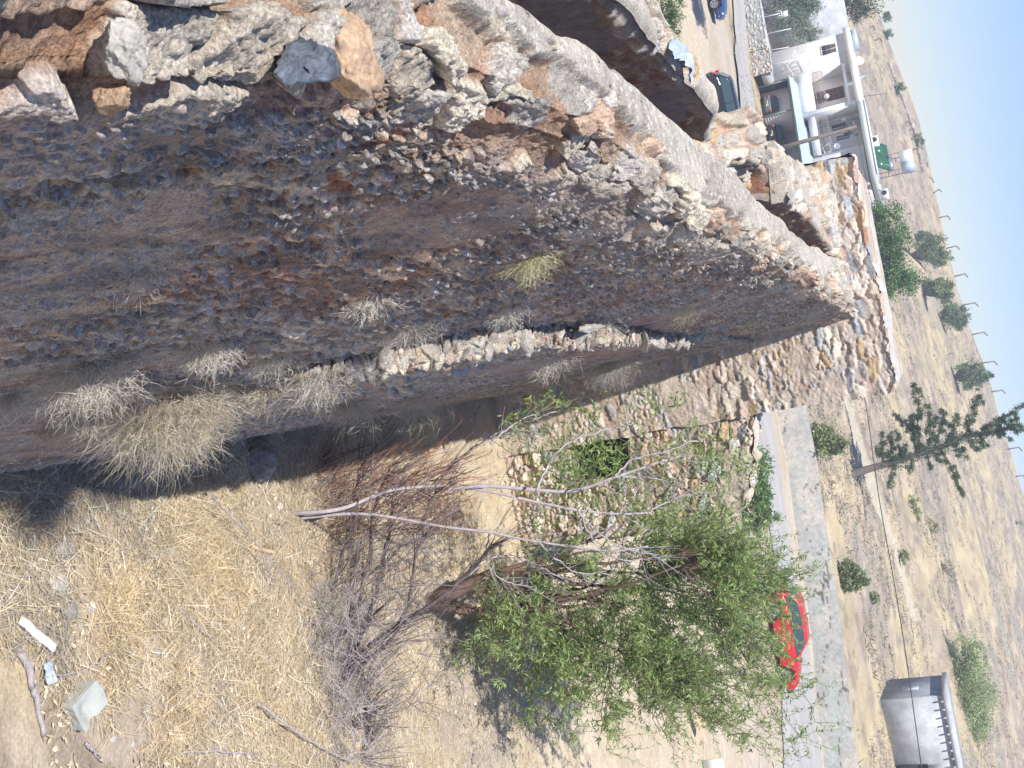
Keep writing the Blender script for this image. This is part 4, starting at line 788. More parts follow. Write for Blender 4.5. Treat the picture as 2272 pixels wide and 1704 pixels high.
# ---------------------------------------------------------------- loose things on and beside the near wall
def on_top(p, z=7.16): return at_z(Af(*p), z)
c = on_top((712, 108)); rock('slate_stone', 'dark blue-grey veined stone jutting over the edge of the near wall crest', 'stone', c+(.02, -.03, -.03), (.07, .19, .06), 'bluestone', 11, .30)
c = on_top((790, 120)); rock('orange_stone', 'smooth orange stone beside the dark blue-grey one on the wall crest', 'stone', c+(.0, -.02, -.04), (.13, .15, .075), 'orangestone', 12, .2)
c = on_top((300, 95)); rock('quartz_stone', 'cream sunlit quartz lump on the near wall crest', 'stone', c+(.0, 0, -.03), (.06, .08, .04), 'palestone', 13, .2)
c = on_top((20, 20)); rock('slate_stone', 'dark green-grey slab at the very top left corner of the picture', 'stone', c+(-.04, -.10, .0), (.10, .09, .05), 'bluestone', 14, .2)
c = wallhit(Af(243, 190)); rock('orange_stone', 'small orange stone lodged in the shaded near wall just below its lit crest', 'stone', c+(.02, 0, 0), (.035, .045, .035), 'orangestone', 15, 0)
def gr(label, x, y, s, m, seed, name='loose_stone', cat='stone', group=None, dz=.3, **k):
    c = hit(Af(x, y)); return rock(name, label, cat, c+(0, 0, s[2]*dz), s, m, seed, seed*.7, group, **k)
gr('large rounded grey rock half buried at the shaded wall foot', 548, 1000, (.26, .24, .20), 'greystone', 21, dz=.5)
gr('small white stone on the golden straw', 370, 1187, (.075, .06, .045), 'palestone', 22)
gr('pinkish stone with a white patch near the lower left wall foot', 35, 1105, (.12, .11, .07), 'orangestone', 23)
gr('pale angular stone between the white strip and the golden straw', 122, 1258, (.12, .08, .06), 'palestone', 24)
gr('brown clod beside the pale angular stone', 135, 1195, (.13, .11, .06), 'greystone', 25)
gr('flat grey stone left of the brown clod', 145, 1322, (.11, .09, .05), 'greystone', 26)
gr('small grey stone lying at the end of the tree shadow near the bottom edge', 1020, 1640, (.10, .10, .06), 'greystone', 27)
gr('grey-green pebble on the straw below the straw tuft', 345, 1075, (.06, .05, .03), 'greystone', 28)
def canister():
    c = hit(Af(165, 1522)); root = thing('plastic_canister', 'dented grey-white plastic canister with a dark spout lying in the straw', 'canister', c); r = np.random.default_rng(5)
    n = 26; u, v = np.meshgrid(np.linspace(-1, 1, n), np.linspace(-1, 1, n), indexing='ij'); mb = MB()
    a, b, h = .125, .175, .085; F2 = frame2(c[:2], math.radians(22), c[2]+.065)
    def face(f, seed):
        P = f(u, v); s = np.maximum(np.abs(P[..., 0]), np.maximum(np.abs(P[..., 1]), np.abs(P[..., 2]))); L = np.linalg.norm(P**5, axis=2)**.2; P = P/(1+.10*(L[..., None]**3-1).clip(-.2, 1))
        P = P*(a, b, h); dent = (fbm(P[..., 0]/.12+seed, P[..., 1]/.12+P[..., 2]*5, 800+seed, 3)-.5)*.055; nn = P/np.linalg.norm(P, axis=2)[..., None]; P = P+nn*dent[..., None]; P[..., 2] -= .05*np.exp(-((P[..., 0]-.02)**2+(P[..., 1]+.03)**2)/.012)*(P[..., 2] > 0)
        P[..., 0] += P[..., 2]*.25; mb.grid(F2(P))
    one = np.ones_like(u)
    for f, s in [(lambda u, v: np.stack([u, v, one], -1), 0), (lambda u, v: np.stack([v, u, -one], -1), 0), (lambda u, v: np.stack([one, u, v], -1), 0), (lambda u, v: np.stack([-one, v, u], -1), 0), (lambda u, v: np.stack([v, one, u], -1), 0), (lambda u, v: np.stack([u, -one, v], -1), 0)]: face(f, s)
    mb.build('body', M['canister'], root, smooth=True)
    sp = MB(); sp.tube(F2(np.array([(.10, .15, -.02), (.14, .20, -.03), (.17, .22, -.05)])), [.025, .02, .02], 9); sp.build('spout', M['trim'], root)
canister()
def strip(name, label, cat, pts, w, h, m, z=.05):
    mb = MB(); P = np.array([hit(Af(*p)) for p in pts]); n = 12; t = np.linspace(0, 1, n); Q = np.stack([np.interp(t, np.linspace(0, 1, len(P)), P[:, i]) for i in range(3)], -1)
    d = Q[-1]-Q[0]; d[2] = 0; d /= np.linalg.norm(d); s = np.array([-d[1], d[0], 0]); Q[:, 2] += z+.008*np.sin(t*9)
    rows = np.stack([Q-s*w, Q-s*w*.9+(0, 0, h), Q+s*w*.9+(0, 0, h), Q+s*w, Q-s*w], 1); mb.grid(rows)
    for e in (0, -1): mb.add(rows[e][:4], Q=[(0, 1, 2, 3)])
    return tag(mb.build(name, M[m]), label, cat, None, 'thing')
strip('plastic_strip', 'white plastic strip lying slanted in the straw near the left edge', 'strip', [(32, 1340), (68, 1370), (105, 1402)], .035, .02, 'white')
strip('dry_husk', 'split tan husk lying flat on the straw beside the bare shrub', 'husk', [(535, 1182), (585, 1195)], .022, .015, 'plank')
strip('wooden_board', 'raw tan board leaning in the leaves at the right side of the green tree', 'board', [(1482, 1530), (1500, 1585)], .17, .04, 'plank', .25)
def stick(label, pts, r0, m='wood', lift=.03, name='fallen_stick', group='fallen sticks in the straw'):
    P = np.array([hit(Af(*p)) for p in pts]); P[:, 2] += lift; Q = polyline(P, 26); Q = Q+np.random.default_rng(int(pts[0][0])).normal(0, .006, Q.shape); mb = MB(); mb.tube(Q, np.linspace(r0, r0*.6, 26), 6); return tag(mb.build(name, M[m], smooth=True), label, 'stick', group, 'thing')
stick('thick crooked grey stick left of the canister', [(32, 1400), (55, 1440), (62, 1480), (72, 1510), (90, 1590)], .035)
stick('forked dark stick pointing from the blue wrapper to the golden grass', [(90, 1462), (170, 1450), (245, 1405)], .014)
stick('long thin grey stick slanting below the canister', [(180, 1605), (215, 1645)], .018)
stick('bleached bent stick along the bottom edge', [(370, 1625), (480, 1625), (550, 1635), (560, 1658)], .016, 'barkpale')
stick('short brown stick in the middle of the straw', [(382, 1315), (418, 1350), (455, 1385)], .016)
stick('pale stick slanting toward the base of the bare shrub', [(540, 1520), (620, 1580), (690, 1620), (750, 1650)], .014, 'barkpale', .10)
stick('thin straight stem crossing the straw from the straw tuft to the bare shrub', [(405, 1070), (500, 1165), (600, 1280)], .009, 'wood', .25)
stick('cut yellow reed lying at the left frame edge by the wall foot', [(0, 975), (48, 958)], .018, 'plank', .05)
def wrapper():
    c = hit(Af(98, 1455)); mb = MB(); u, v = np.meshgrid(np.linspace(-.09, .09, 14), np.linspace(-.05, .05, 10), indexing='ij'); z = .03+.04*fbm(u/.03, v/.03, 5, 3); mb.grid(np.stack([c[0]+u, c[1]+v, c[2]+z], -1)); mb.grid(np.stack([c[0]+u, c[1]+v, c[2]+z-.006], -1), flip=True)
    tag(mb.build('plastic_wrapper', M['bluetarp'], smooth=True), 'crumpled pale blue wrapper beside the forked stick', 'wrapper', None, 'thing')
wrapper()
# loose ledge rubble (part of the long wall)
def ledge_rubble():
    r = np.random.default_rng(901); mb = MB(); root = bpy.data.objects['rubble_wall']
    def one(c, s, seed, col):
        P = rockmesh((0, 0, 0), s, seed, r.uniform(0, 3), 9, 12, cut=.5); R_ = np.array(Matrix.Rotation(r.normal(0, .6), 3, 'Y')@Matrix.Rotation(r.normal(0, .5), 3, 'X')); P = P@R_.T; mb.grid(P+np.asarray(c), col)
    for i in range(760):
        y = 7.3+r.uniform(0, 1)**1.3*14; near = y < 10.6; zl = float(zl_(np.array([y]))[0]); w = ledge_w(y)
        x0 = float(face_x(np.array([y]), np.array([zl+.05]))[0]); s = r.gamma(3.5, .0115) if near else r.gamma(3, .009)
        one((x0+.05+r.uniform(-.02, 1.)*w*.9, y, zl+r.uniform(-.02, .05)), (s*r.uniform(.7, 1.3), s*r.uniform(.9, 2.4), s*r.uniform(.25, .7)), 1000+i, colr(1, TOPC+[(.50, .47, .42), (.42, .40, .37)], r)[0]*.9)
    for i in range(150):        # tumbled rubble under the broken near end of the ledge
        t = r.uniform(0, 1); p = Af(815+t*290+r.normal(0, 10), 815-t*110+r.normal(6, 14)); c = wallhit(p); s = r.uniform(.035, .085)
        one(c+(.03, 0, 0), (s*.9, s*r.uniform(.8, 1.5), s*r.uniform(.5, .9)), 2000+i, colr(1, TOPC+WARM, r)[0])
    for i in range(60):
        p = Af(r.uniform(640, 800), r.uniform(830, 915)); c = wallhit(p); s = r.uniform(.03, .06); one(c+(.01, 0, 0), (s, s*r.uniform(.9, 1.5), s*.7), 3000+i, colr(1, TOPC+DULL, r)[0])
    o = mb.build('ledge_rubble', M['rock'], root, smooth=False); o['kind'] = 'stuff'
ledge_rubble()
# a block jutting up where the ledge turns
c = wallhit(Af(1262, 682)); rock('ledge_slab', 'long pale slab standing at the highest point of the wall ledge', 'stone', c+(.10, .25, -.03), (.05, .42, .045), 'palestone', 31, .04)
# blue tarp on the near channel wall crest
def tarp():
    mb = MB(); A_ = np.array([at_z(Z2b(*p), 6.9) for p in [(1060, 600), (1180, 640), (1260, 760), (1320, 880)]]); Q = polyline(A_, 24); v = np.linspace(-.10, .12, 14); side = np.array([-.8, .25, 0])
    P = Q[:, None]+side*v[None, :, None]*np.linspace(.9, 1.2, 24)[:, None, None]; P[..., 2] += (fbm(P[..., 0]/.08, P[..., 1]/.10, 44, 3)-.5)*.10; mb.grid(P); mb.grid(P-(0, 0, .01), flip=True)
    tag(mb.build('plastic_sheet', M['bluetarp'], smooth=True), 'crumpled pale blue plastic sheet lying on the channel wall behind its crest', 'plastic sheet', None, 'thing')
tarp()

# ---------------------------------------------------------------- retaining bank along the road
def bank():
    xs = np.linspace(-6, 32, 420); s = np.linspace(0, 1, 26); X = np.repeat(xs[:, None], 26, 1); y0 = yfar(X)+1.1; Y = y0+.75*s; Zb = terr(X, yfar(X)); Z = Zb-.1+(1.52+.10*(fbm(X/1.5, X*0, 61, 3)-.5))*s**.9
    nrm = (fbm(X/.5, s*3+X*0, 62, 4)-.5)*.10; Y = Y+nrm; crack = (np.abs(fbm(X/5., s*1.4+X*0, 64, 4)-.5) < .006)
    c = mixc((.34, .33, .30), (.42, .385, .33), sst(.35, .65, fbm(X/1.3, s*2+X*0, 65, 4))); c = mixc(c, (.31, .34, .32), sst(.5, .65, fbm(X/.9+4, s*3+X*0, 66, 3))*.6); c = np.where(crack[..., None], (.12, .11, .10), c); Y = Y+crack*.05
    mb = MB(); mb.grid(np.stack([X, Y, Z], -1), c, flip=False); t = np.linspace(0, 1, 5); X2 = np.repeat(xs[:, None], 5, 1); Y2 = Y[:, -1:]+.28*t; Z2_ = Z[:, -1:]+.0*t-.25*(t > .9); mb.grid(np.stack([X2, Y2, Z2_], -1), np.repeat(c[:, -1:], 5, 1), flip=False)
    tag(mb.build('retaining_wall', M['rockfar'], smooth=True), 'low cracked concrete retaining wall along the far side of the road', 'wall', None, 'thing')
bank()

# ---------------------------------------------------------------- cars (local frame: x forward, y left, z up)
def car(name, label, paint, p0, ang, L=4.05, Wd=1.66, H=1.40, hatch=True, z0=None, group='parked cars'):
    root = thing(name, label, 'car', (p0[0], p0[1], terr(p0[0], p0[1])+.02 if z0 is None else z0), ang, group, local=True)
    hw = Wd/2; bx = -L/2
    # stations: x, belt z, half width
    st = np.array([(0, .50, .80), (.012, .70, .90), (.05, .84, .96), (.16, .92, 1.), (.40, .90, 1.), (.62, .88, 1.), (.72, .86, .99), (.86, .76, .96), (.96, .64, .90), (.99, .52, .84), (1, .42, .78)]) if hatch else \
        np.array([(0, .50, .80), (.012, .74, .90), (.04, .86, .95), (.14, .90, 1.), (.24, .91, 1.), (.62, .88, 1.), (.72, .85, .99), (.86, .76, .96), (.96, .64, .90), (.99, .52, .84), (1, .42, .78)])
    X = np.linspace(0, 1, 70); zb = np.interp(X, st[:, 0], st[:, 1]); w = np.interp(X, st[:, 0], st[:, 2])*hw; zlow = .20+.06*(np.abs(X-.5)*2)**6
    wh = [(.20, .33), (.82, .33)]
    arch = np.zeros_like(X)
    for wx, wr in wh: arch = np.maximum(arch, np.sqrt(np.maximum(0, .345**2-((X-wx)*L)**2)))
    zs = np.maximum(zlow, np.where(arch > 0, .30+arch*1.0, 0))
    sec = []
    for i in range(70):
        zz = zs[i]; b = zb[i]; W_ = w[i]; zz = min(zz, b-.08)
        sec.append([(bx+X[i]*L, -W_*.93, zz), (bx+X[i]*L, -W_, (zz+b)/2+.02), (bx+X[i]*L, -W_*.985, b-.10), (bx+X[i]*L, -W_*.93, b-.01), (bx+X[i]*L, -W_*.80, b+.02), (bx+X[i]*L, 0, b+.045),
                    (bx+X[i]*L, W_*.80, b+.02), (bx+X[i]*L, W_*.93, b-.01), (bx+X[i]*L, W_*.985, b-.10), (bx+X[i]*L, W_, (zz+b)/2+.02), (bx+X[i]*L, W_*.93, zz)])
    mb = MB(); G = np.array(sec); mb.grid(G)
    for e in (0, -1): mb.add(G[e], T=[(0, k, k+1) for k in range(1, 10)])
    mb.box((bx+.1, -hw*.88, .24), (bx+L-.15, hw*.88, .5))
    # greenhouse
    if hatch: gx = [(.03, .90), (.10, H-.10), (.17, H-.01), (.40, H), (.54, H-.03), (.70, .90)]
    else: gx = [(.10, .90), (.24, H-.08), (.34, H-.01), (.46, H), (.56, H-.04), (.72, .88)]
    g = np.array(gx); xr = np.linspace(g[0, 0], g[-1, 0], 40); zr = np.interp(xr, g[:, 0], g[:, 1]); rows = []
    for x, z in zip(xr, zr):
        k = (z-.88)/(H-.88); wt = hw*(.93-.20*k); rows.append([(bx+x*L, -hw*.92, .87), (bx+x*L, -wt, z-.03), (bx+x*L, -wt*.9, z), (bx+x*L, 0, z+.02), (bx+x*L, wt*.9, z), (bx+x*L, wt, z-.03), (bx+x*L, hw*.92, .87)])
    G = np.array(rows); mb.grid(G); body = mb.build('body', M[paint], root, smooth=True)
    # windows, 4 mm proud
    def side_pt(x, t, sgn, off=.012):
        zt = np.interp(x, g[:, 0], g[:, 1])-.07; z = .90+(zt-.90)*t; k = (np.interp(x, g[:, 0], g[:, 1])-.88)/(H-.88); zt2 = np.interp(x, g[:, 0], g[:, 1])-.03; f = (z-.87)/max(zt2-.87, .02); y = hw*.92+(hw*(.93-.20*k)-hw*.92)*f; return (bx+x*L, sgn*(y+off), z)
    for sgn in (-1, 1):
        a0, a1 = (g[0, 0]+.035, g[-1, 0]-.035)
        for (u0, u1) in [(a0, .375), (.385, a1)]:
            m = MB(); us = np.linspace(u0, u1, 14); P = np.array([[side_pt(u, t, sgn) for t in (0, .5, 1)] for u in us]); m.grid(P, flip=(sgn > 0)); m.build('side_window', M['glass'], root)
    for nm, (i0, i1) in (('windscreen', (g[-1], g[-2])), ('rear_window', (g[0], g[1]))):
        m = MB(); sg = 1 if nm == 'windscreen' else -1
        def wp(t, y): x = i0[0]+(i1[0]-i0[0])*t; z = np.interp(x, g[:, 0], g[:, 1]); k = (z-.88)/(H-.88); return (bx+x*L+sg*.012, y*hw*(.90-.22*k)*.9, z+.022-.02*abs(y))
        m.grid(np.array([[wp(t, y) for y in np.linspace(-1, 1, 9)] for t in np.linspace(.1, .92, 5)])); m.build(nm, M['glass'], root)
    for wx, wr in wh:
        for sgn in (-1, 1):
            cx = bx+wx*L; cy = sgn*(hw-.09); R_ = .30; ty = MB(); th = np.linspace(0, 2*math.pi, 29)
            prof = [(.17, -.09), (R_-.03, -.09), (R_, -.06), (R_, .06), (R_-.03, .09), (.19, .09), (.19, -.0)]
            ty.grid(np.array([[(cx+rr*math.cos(a), cy+yy*sgn, .30+rr*math.sin(a)) for (rr, yy) in prof] for a in th])); t_ = ty.build('wheel', M['tyre'], root)
            rm = MB(); rm.grid(np.array([[(cx+rr*math.cos(a), cy+sgn*.098, .30+rr*math.sin(a)) for rr in (.165, .21)] for a in th])); rm.box((cx-.04, cy+sgn*.04, .26), (cx+.04, cy+sgn*.075, .34))
            for q in range(5):
                a = q*2*math.pi/5+.3; ca, sa = math.cos(a), math.sin(a); p = np.array([(0, -.055), (.19, -.040), (.19, .040), (0, .055)]); rm.add([(cx+u*ca-v*sa, cy+sgn*.095, .30+u*sa+v*ca) for u, v in p], Q=[(0, 1, 2, 3)])
            dk = MB(); dk.grid(np.array([[(cx+rr*math.cos(a), cy+sgn*.02, .30+rr*math.sin(a)) for rr in (0.001, .185)] for a in th])); dk.build('brake_disc', M['trim'], t_); rm.build('rim', M['rim'], t_)
    m = MB(); m.box((bx-.03, -hw*.90, .26), (bx+.10, hw*.90, .50)); m.build('rear_bumper', M['trim' if paint == 'redpaint' else paint], root)
    m = MB(); m.box((bx+L-.10, -hw*.86, .22), (bx+L+.03, hw*.86, .46)); m.build('front_bumper', M['trim' if paint == 'redpaint' else paint], root)
    for sgn in (-1, 1):
        m = MB(); m.box((bx-.02, sgn*hw*.78-.13, .60), (bx+.06, sgn*hw*.78+.10, .78)); m.build('tail_light', M['tail'], root)
        m = MB(); m.box((bx+L*.965-.05, sgn*hw*.66-.15, .52), (bx+L*.965+.06, sgn*hw*.66+.12, .66)); m.build('headlight', M['lamp'], root)
        m = MB(); m.box((bx+.655*L, sgn*(hw+.0)-.02, .90), (bx+.685*L, sgn*(hw+.10)+.02, 1.02)); m.build('side_mirror', M[paint], root)
    m = MB(); m.box((bx-.045, -.24, .50), (bx-.025, .24, .60)); m.build('number_plate', M['plate'], root)
    return root
# red car: wheels seen at (10.8,46.4) and (13.4,46.4)
car('red_car', 'bright red hatchback with black bumpers parked on the road edge beyond the green tree', 'redpaint', (12.25, 47.25), math.radians(0), L=4.15)
a = math.radians(16); rw = hit(Z1(392, 440)); cc = rw[:2]+np.array([.75, 0])+np.array([math.cos(a), math.sin(a)])*1.25+np.array([-math.sin(a), math.cos(a)])*.8
car('black_car', 'black hatchback with silver wheels parked behind the channel wall, seen from its rear corner', 'blackpaint', cc, a, L=4.1, H=1.38)
cd = cc+np.array([4.2, 1.6]); car('dark_blue_car', 'dark blue car mostly hidden in front of the black hatchback', 'bluepaint', cd, math.radians(14), hatch=False)
bc = hit(Z1(430, 70)); car('blue_car', 'metallic blue car cut by the top edge of the picture, parked in tree shade', 'bluepaint', (bc[0]-1.9, bc[1]+1.2), math.radians(8), hatch=False)

# ---------------------------------------------------------------- house group (local frame: s along the street front, o = set back, z up)
G0 = hit(Z2(340, 825)); hd = np.array([.985, -.17]); hd /= np.linalg.norm(hd); hn = np.array([-hd[1], hd[0]]); HA = math.atan2(hd[1], hd[0]); HF = frame2(G0[:2], HA, 0)
GZ = float(G0[2])
def loc(P, off=0., Zf=Z2):
    d = ray(Zf(*P)); p0 = G0[:2]+hn*off; t = ((p0-O[:2])@hn)/(d[:2]@hn); q = O+d*t; return float((q[:2]-p0)@hd), float(q[2])
def hb(mb, s0, s1, z0, z1, o0, o1): mb.box((s0, o0, z0), (s1, o1, z1), frame=HF)
def hbuild(mb, name, m, parent, **k): return mb.build(name, M[m], parent, **k)
def hpos(s, o, z): return HF(np.array([s, o, z], float))
def railing(parent, s0, s1, z0, z1, o, name='railing', m='rail', n=None):
    mb = MB(); n = n or int((s1-s0)/.16)
    for z in (z0, z1): mb.tube(HF(np.array([(s0, o, z), (s1, o, z)])), .028, 4)
    mb.tube(HF(np.array([(s0, o, (z0+z1)/2), (s1, o, (z0+z1)/2)])), .012, 4)
    for i in range(n+1):
        s = s0+(s1-s0)*i/n; mb.tube(HF(np.array([(s, o, z0), (s, o, z1)])), .026 if i % 6 == 0 else .013, 4)
        if i % 2 and i < n: mb.tube(HF(np.array([(s, o, z0+.15), (s+(s1-s0)/n, o, (z0+z1)/2), (s, o, z1-.1)])), .010, 3)
    return mb.build(name, M[m], parent)
def window(parent, s0, s1, z0, z1, o, m='dark', bars=True, fm='white'):
    f = MB(); w = .07
    for a in [(s0-w, s1+w, z0-w, z0), (s0-w, s1+w, z1, z1+w), (s0-w, s0, z0, z1), (s1, s1+w, z0, z1), ((s0+s1)/2-.03, (s0+s1)/2+.03, z0, z1)]: hb(f, a[0], a[1], a[2], a[3], o-.05, o+.03)
    fo = f.build('window', M[fm], parent); g = MB(); hb(g, s0, s1, z0, z1, o-.012, o+.02); g.build('pane', M[m], fo)
    if bars:
        b = MB()
        for i in range(1, 6): s = s0+(s1-s0)*i/6; b.tube(HF(np.array([(s, o-.08, z0), (s, o-.08, z1)])), .012, 4)
        for i in range(1, 3): z = z0+(z1-z0)*i/3; b.tube(HF(np.array([(s0, o-.08, z), (s1, o-.08, z)])), .012, 4)
        b.build('grille', M['rail'], fo)
    return fo
def house():
    OB = 1.6
    L = lambda x, y, off=OB: loc((x, y), off)
    root = thing('white_house', 'flat-roofed white and cream house with balconies behind the carport', 'house', hpos(3, 4, GZ), HA)
    ZT = 6.05; ZB = 5.5; s_w0 = L(870, 730)[0]; s_w1 = L(900, 1165)[0]; sc = s_w0-2.9; s_end = L(1470, 1450)[0]+3.2
    m = MB()
    hb(m, sc, s_w0-.02, GZ-.2, ZB-.02, OB, OB+7)                         # left block
    hb(m, s_w0, s_w1, GZ-.2, 2.25, OB+.01, OB+7)                     # below the balcony
    hb(m, s_w0, s_w1+.02, 2.25, ZB-.02, OB+1.6, OB+7)                    # recessed wall
    hb(m, s_w1-.22, s_w1+.12, 1.0, ZB-.02, OB-.02, OB+1.6)             # fin wall
    m.build('wall', M['cream'], root)
    m = MB(); hb(m, s_w0-.0, s_w1, 1.0, 2.26, OB-.03, OB+.01); hb(m, s_w1-.24, s_w1+.14, .9, ZB-.02, OB-.05, OB-.02); m.build('front_panel', M['white'], root)
    m = MB(); hb(m, s_w1+.12, s_end, GZ-.2, ZB-.02, OB+2.0, OB+8); hb(m, L(1300, 1470)[0], L(1300, 1470)[0]+.35, 2.1, ZB-.04, OB+.9, OB+2.0); hb(m, L(1300, 1470)[0]+.35, s_end, GZ, ZB-.03, OB+.6, OB+2.0); hb(m, s_w1+.12, L(1300, 1470)[0], 1.5, 2.1, OB+.3, OB+2); m.build('side_wing', M['greywall'], root)
    m = MB(); hb(m, sc-.25, s_w0+.15, ZB, ZT, OB-.35, OB+7.2); m.build('roof', M['cream'], root)
    m = MB(); hb(m, s_w0+.16, s_w1+.15, ZB+.06, ZT+.02, OB-.55, OB+7.2); hb(m, s_w0, s_w1, 4.92, 5.16, OB-.1, OB+.12); hb(m, s_w0+1.9, s_w0+2.2, 5.16, 5.56, OB-.1, OB+.14); m.build('parapet', M['white'], root)
    m = MB(); hb(m, s_w1+.16, s_end+.2, ZB+.10, ZT+.12, OB-.45, OB+8.2); m.build('wing_roof', M['fascia'], root)
    m = MB(); hb(m, s_w1+.16, s_end+.2, ZT+.12, ZT+.20, OB-.50, OB+1.5); m.build('roof_edge', M['white'], root)
    window(root, *sorted([L(955, 460)[0], L(970, 555)[0]]), 3.55, 4.7, OB-.0, m='dark')
    s0 = L(1040, 880, OB+1.6)[0]; s1 = L(1060, 1000, OB+1.6)[0]; m = MB(); hb(m, s0, s1, 2.3, 4.7, OB+1.55, OB+1.62); d = m.build('door', M['brown'], root)
    b = MB()
    for i in range(1, 5): s = s0+(s1-s0)*i/5; b.tube(HF(np.array([(s, OB+1.5, 2.4), (s, OB+1.5, 4.7)])), .015, 4)
    for i in range(1, 5): z = 2.4+2.3*i/5; b.tube(HF(np.array([(s0, OB+1.5, z), (s1, OB+1.5, z)])), .012, 4)
    b.build('grille', M['rail'], d)
    railing(root, s_w0+.1, s_w1-.3, 2.5, 3.25, OB+.0)
    railing(root, s_w1+.3, L(1300, 1460)[0]-.1, 2.25, 3.05, OB+.6)
    w0 = L(1150, 1230, OB+2)[0]; window(root, w0, w0+.8, 3.2, 4.4, OB+2.0); window(root, w0+1.15, w0+1.6, 3.4, 4.5, OB+2.0, m='dark'); window(root, s_end-1.7, s_end-1.2, 3.6, 4.4, OB+.6)
    m = MB(); hb(m, w0-.5, w0-.1, 4.1, 4.45, OB+1.85, OB+2.0); m.build('wall_cabinet', M['white'], root)
    return s_w0, s_w1, s_end, ZT, OB, sc
s_w0, s_w1, s_end, ZT, OB, sc = house()
def carport():
    root = thing('carport', 'open carport of green steel posts under a pale blue sheet roof, three cars inside', 'carport', hpos(4, 0, GZ), HA)
    posts = [0.0, loc((395, 1140))[0], loc((500, 1475))[0]+.25, 9.6]
    for i, s in enumerate(posts):
        m = MB(); hb(m, s-.05, s+.05, GZ-.1, .62, 0, .1); m.build('post', M['greenpost'], root)
    m = MB(); hb(m, -.1, 9.8, .52, .66, -.04, .06); m.build('beam', M['greenpost'], root)
    # sheet roof: corrugated, rising a little to the back
    s = np.linspace(-.15, 10, 330); o = np.linspace(-.35, 1, 10); S_, O_ = np.meshgrid(s, o, indexing='ij'); back = OB-.06+2.5*sst(s_w1, s_w1+1.2, S_); oo = -.35+(O_+.35)/1.35*(back+.35); z = .72+.50*(oo+.35)/2+.018*np.sin(S_*2*math.pi/.16)+.03*(fbm(S_/.5, O_*0, 7, 2)-.5)
    m = MB(); m.grid(HF(np.stack([S_, oo, z], -1)), flip=False); m.grid(HF(np.stack([S_, oo, z-.02], -1)), flip=True); m.build('roof_sheet', M['sheet'], root)
    m = MB(); hb(m, -.2, 9.8, GZ-.1, .5, 5.3, 5.5); hb(m, -.25, -.12, GZ-.1, .50, .2, 5.5); hb(m, 9.7, 9.85, GZ-.1, .5, .2, 5.5); hb(m, -.1, 9.7, .46, .50, .15, 5.3); m.build('back_wall', M['dark'], root)  # back, sides and ceiling coloured near-black to paint in the bays' shade
    m = MB(); st = posts[1]
    for i in range(9): hb(m, st+.05+i*.0, st+.09, GZ+.2+i*.22, GZ+.27+i*.22, .3, 4.6)
    m.build('slatted_divider', M['white'], root)
    m = MB(); u, v = np.meshgrid(np.linspace(-.10, 1.0, 60), np.linspace(GZ-.1, -.4, 60), indexing='ij'); h, c, k = stones(u, v, .35, .25, 555, drop=.05, cols=WARM); m.grid(HF(np.stack([u, 5.2-h*.12, v], -1)), c, flip=False); m.build('stone_backing', M['rockfar'], root)
carport()
def hcar(name, label, paint, s, o, hatch=True, ang=math.pi/2, L=3.9):
    p = hpos(s, o, 0); car(name, label, paint, (p[0], p[1]), HA+ang, z0=GZ+.02, L=L, hatch=hatch)
p1 = loc((480, 1020), 1.2)[0]; hcar('grey_car', 'dark grey car with a yellow plate in the left bay of the carport', 'greypaint', p1, 2.9)
p2 = loc((530, 1320), 1.2)[0]; hcar('black_car', 'black car with bright red tail lights in the middle bay of the carport', 'blackpaint', p2, 2.7)
p3 = loc((620, 1560), 1.2)[0]+.6; hcar('dark_blue_car', 'dark car in deep shade in the right bay of the carport', 'bluepaint', p3, 2.9, hatch=False)
# garden in front of the left block
def stone_fence():
    root = thing('garden_wall', 'low pale rubble garden wall on the far side of the road, left of the carport', 'wall', hpos(-5, 0, GZ), HA); mb = MB()
    for (s0, s1, sd, cols) in [(-12.5, loc((290, 540))[0], 901, [(.50, .49, .46), (.56, .55, .51), (.44, .43, .41)]), (loc((290, 545))[0], -.25, 902, WARM)]:
        u, v = np.meshgrid(np.arange(s0, s1, .045), np.linspace(GZ-.1, GZ+1.45+(.15 if sd == 902 else 0), 34), indexing='ij'); h, c, k = stones(u, v, .40, .26, sd, drop=.08, cols=cols, mud=(.45, .42, .38), mud2=(.38, .36, .33)); mb.grid(HF(np.stack([u, .0-h*.12+0*u, v+.05*(fbm(u/.5, v*0, sd, 3)-.5)], -1)), c, flip=False)
        t = np.linspace(0, 1, 8); u2, t2 = np.meshgrid(np.arange(s0, s1, .08), t, indexing='ij'); z = GZ+1.45+(.15 if sd == 902 else 0)+.05*(fbm(u2/.5, t2*0, sd, 3)-.5); mb.grid(HF(np.stack([u2, -.08+.55*t2, z], -1)), (.50, .47, .42), flip=False)
    mb.build('masonry', M['rockfar'], root, smooth=True)
    mb = MB(); hb(mb, -12.5, -.3, GZ+.6, GZ+1.35, .4, 4.5); mb.build('terrace', M['ground'], root)
stone_fence()
def gpost(label, P0, P1, r=.035, off=.35):
    a = loc(P0, off); b = loc(P1, off); mb = MB(); mb.tube(HF(np.array([(a[0], off, a[1]-.25), (b[0], off, b[1])])), r, 6); mb.tube(HF(np.array([(b[0]-.04, off, b[1]-.02), (b[0]+.04, off, b[1]+.03)])), r*1.5, 6)
    return tag(mb.build('garden_post', M['white']), label, 'post', 'white posts of the garden', 'thing')
gpost('white garden post farthest left, beside the white chair', (440, 160), (570, 135)); gpost('white garden post rising out of the olive tree', (480, 322), (680, 282)); gpost('white garden post at the step of the garden wall', (300, 545), (450, 510)); gpost('white garden post left of the small bright green bush', (465, 490), (660, 465)); gpost('white garden post nearest the carport', (510, 640), (700, 590))
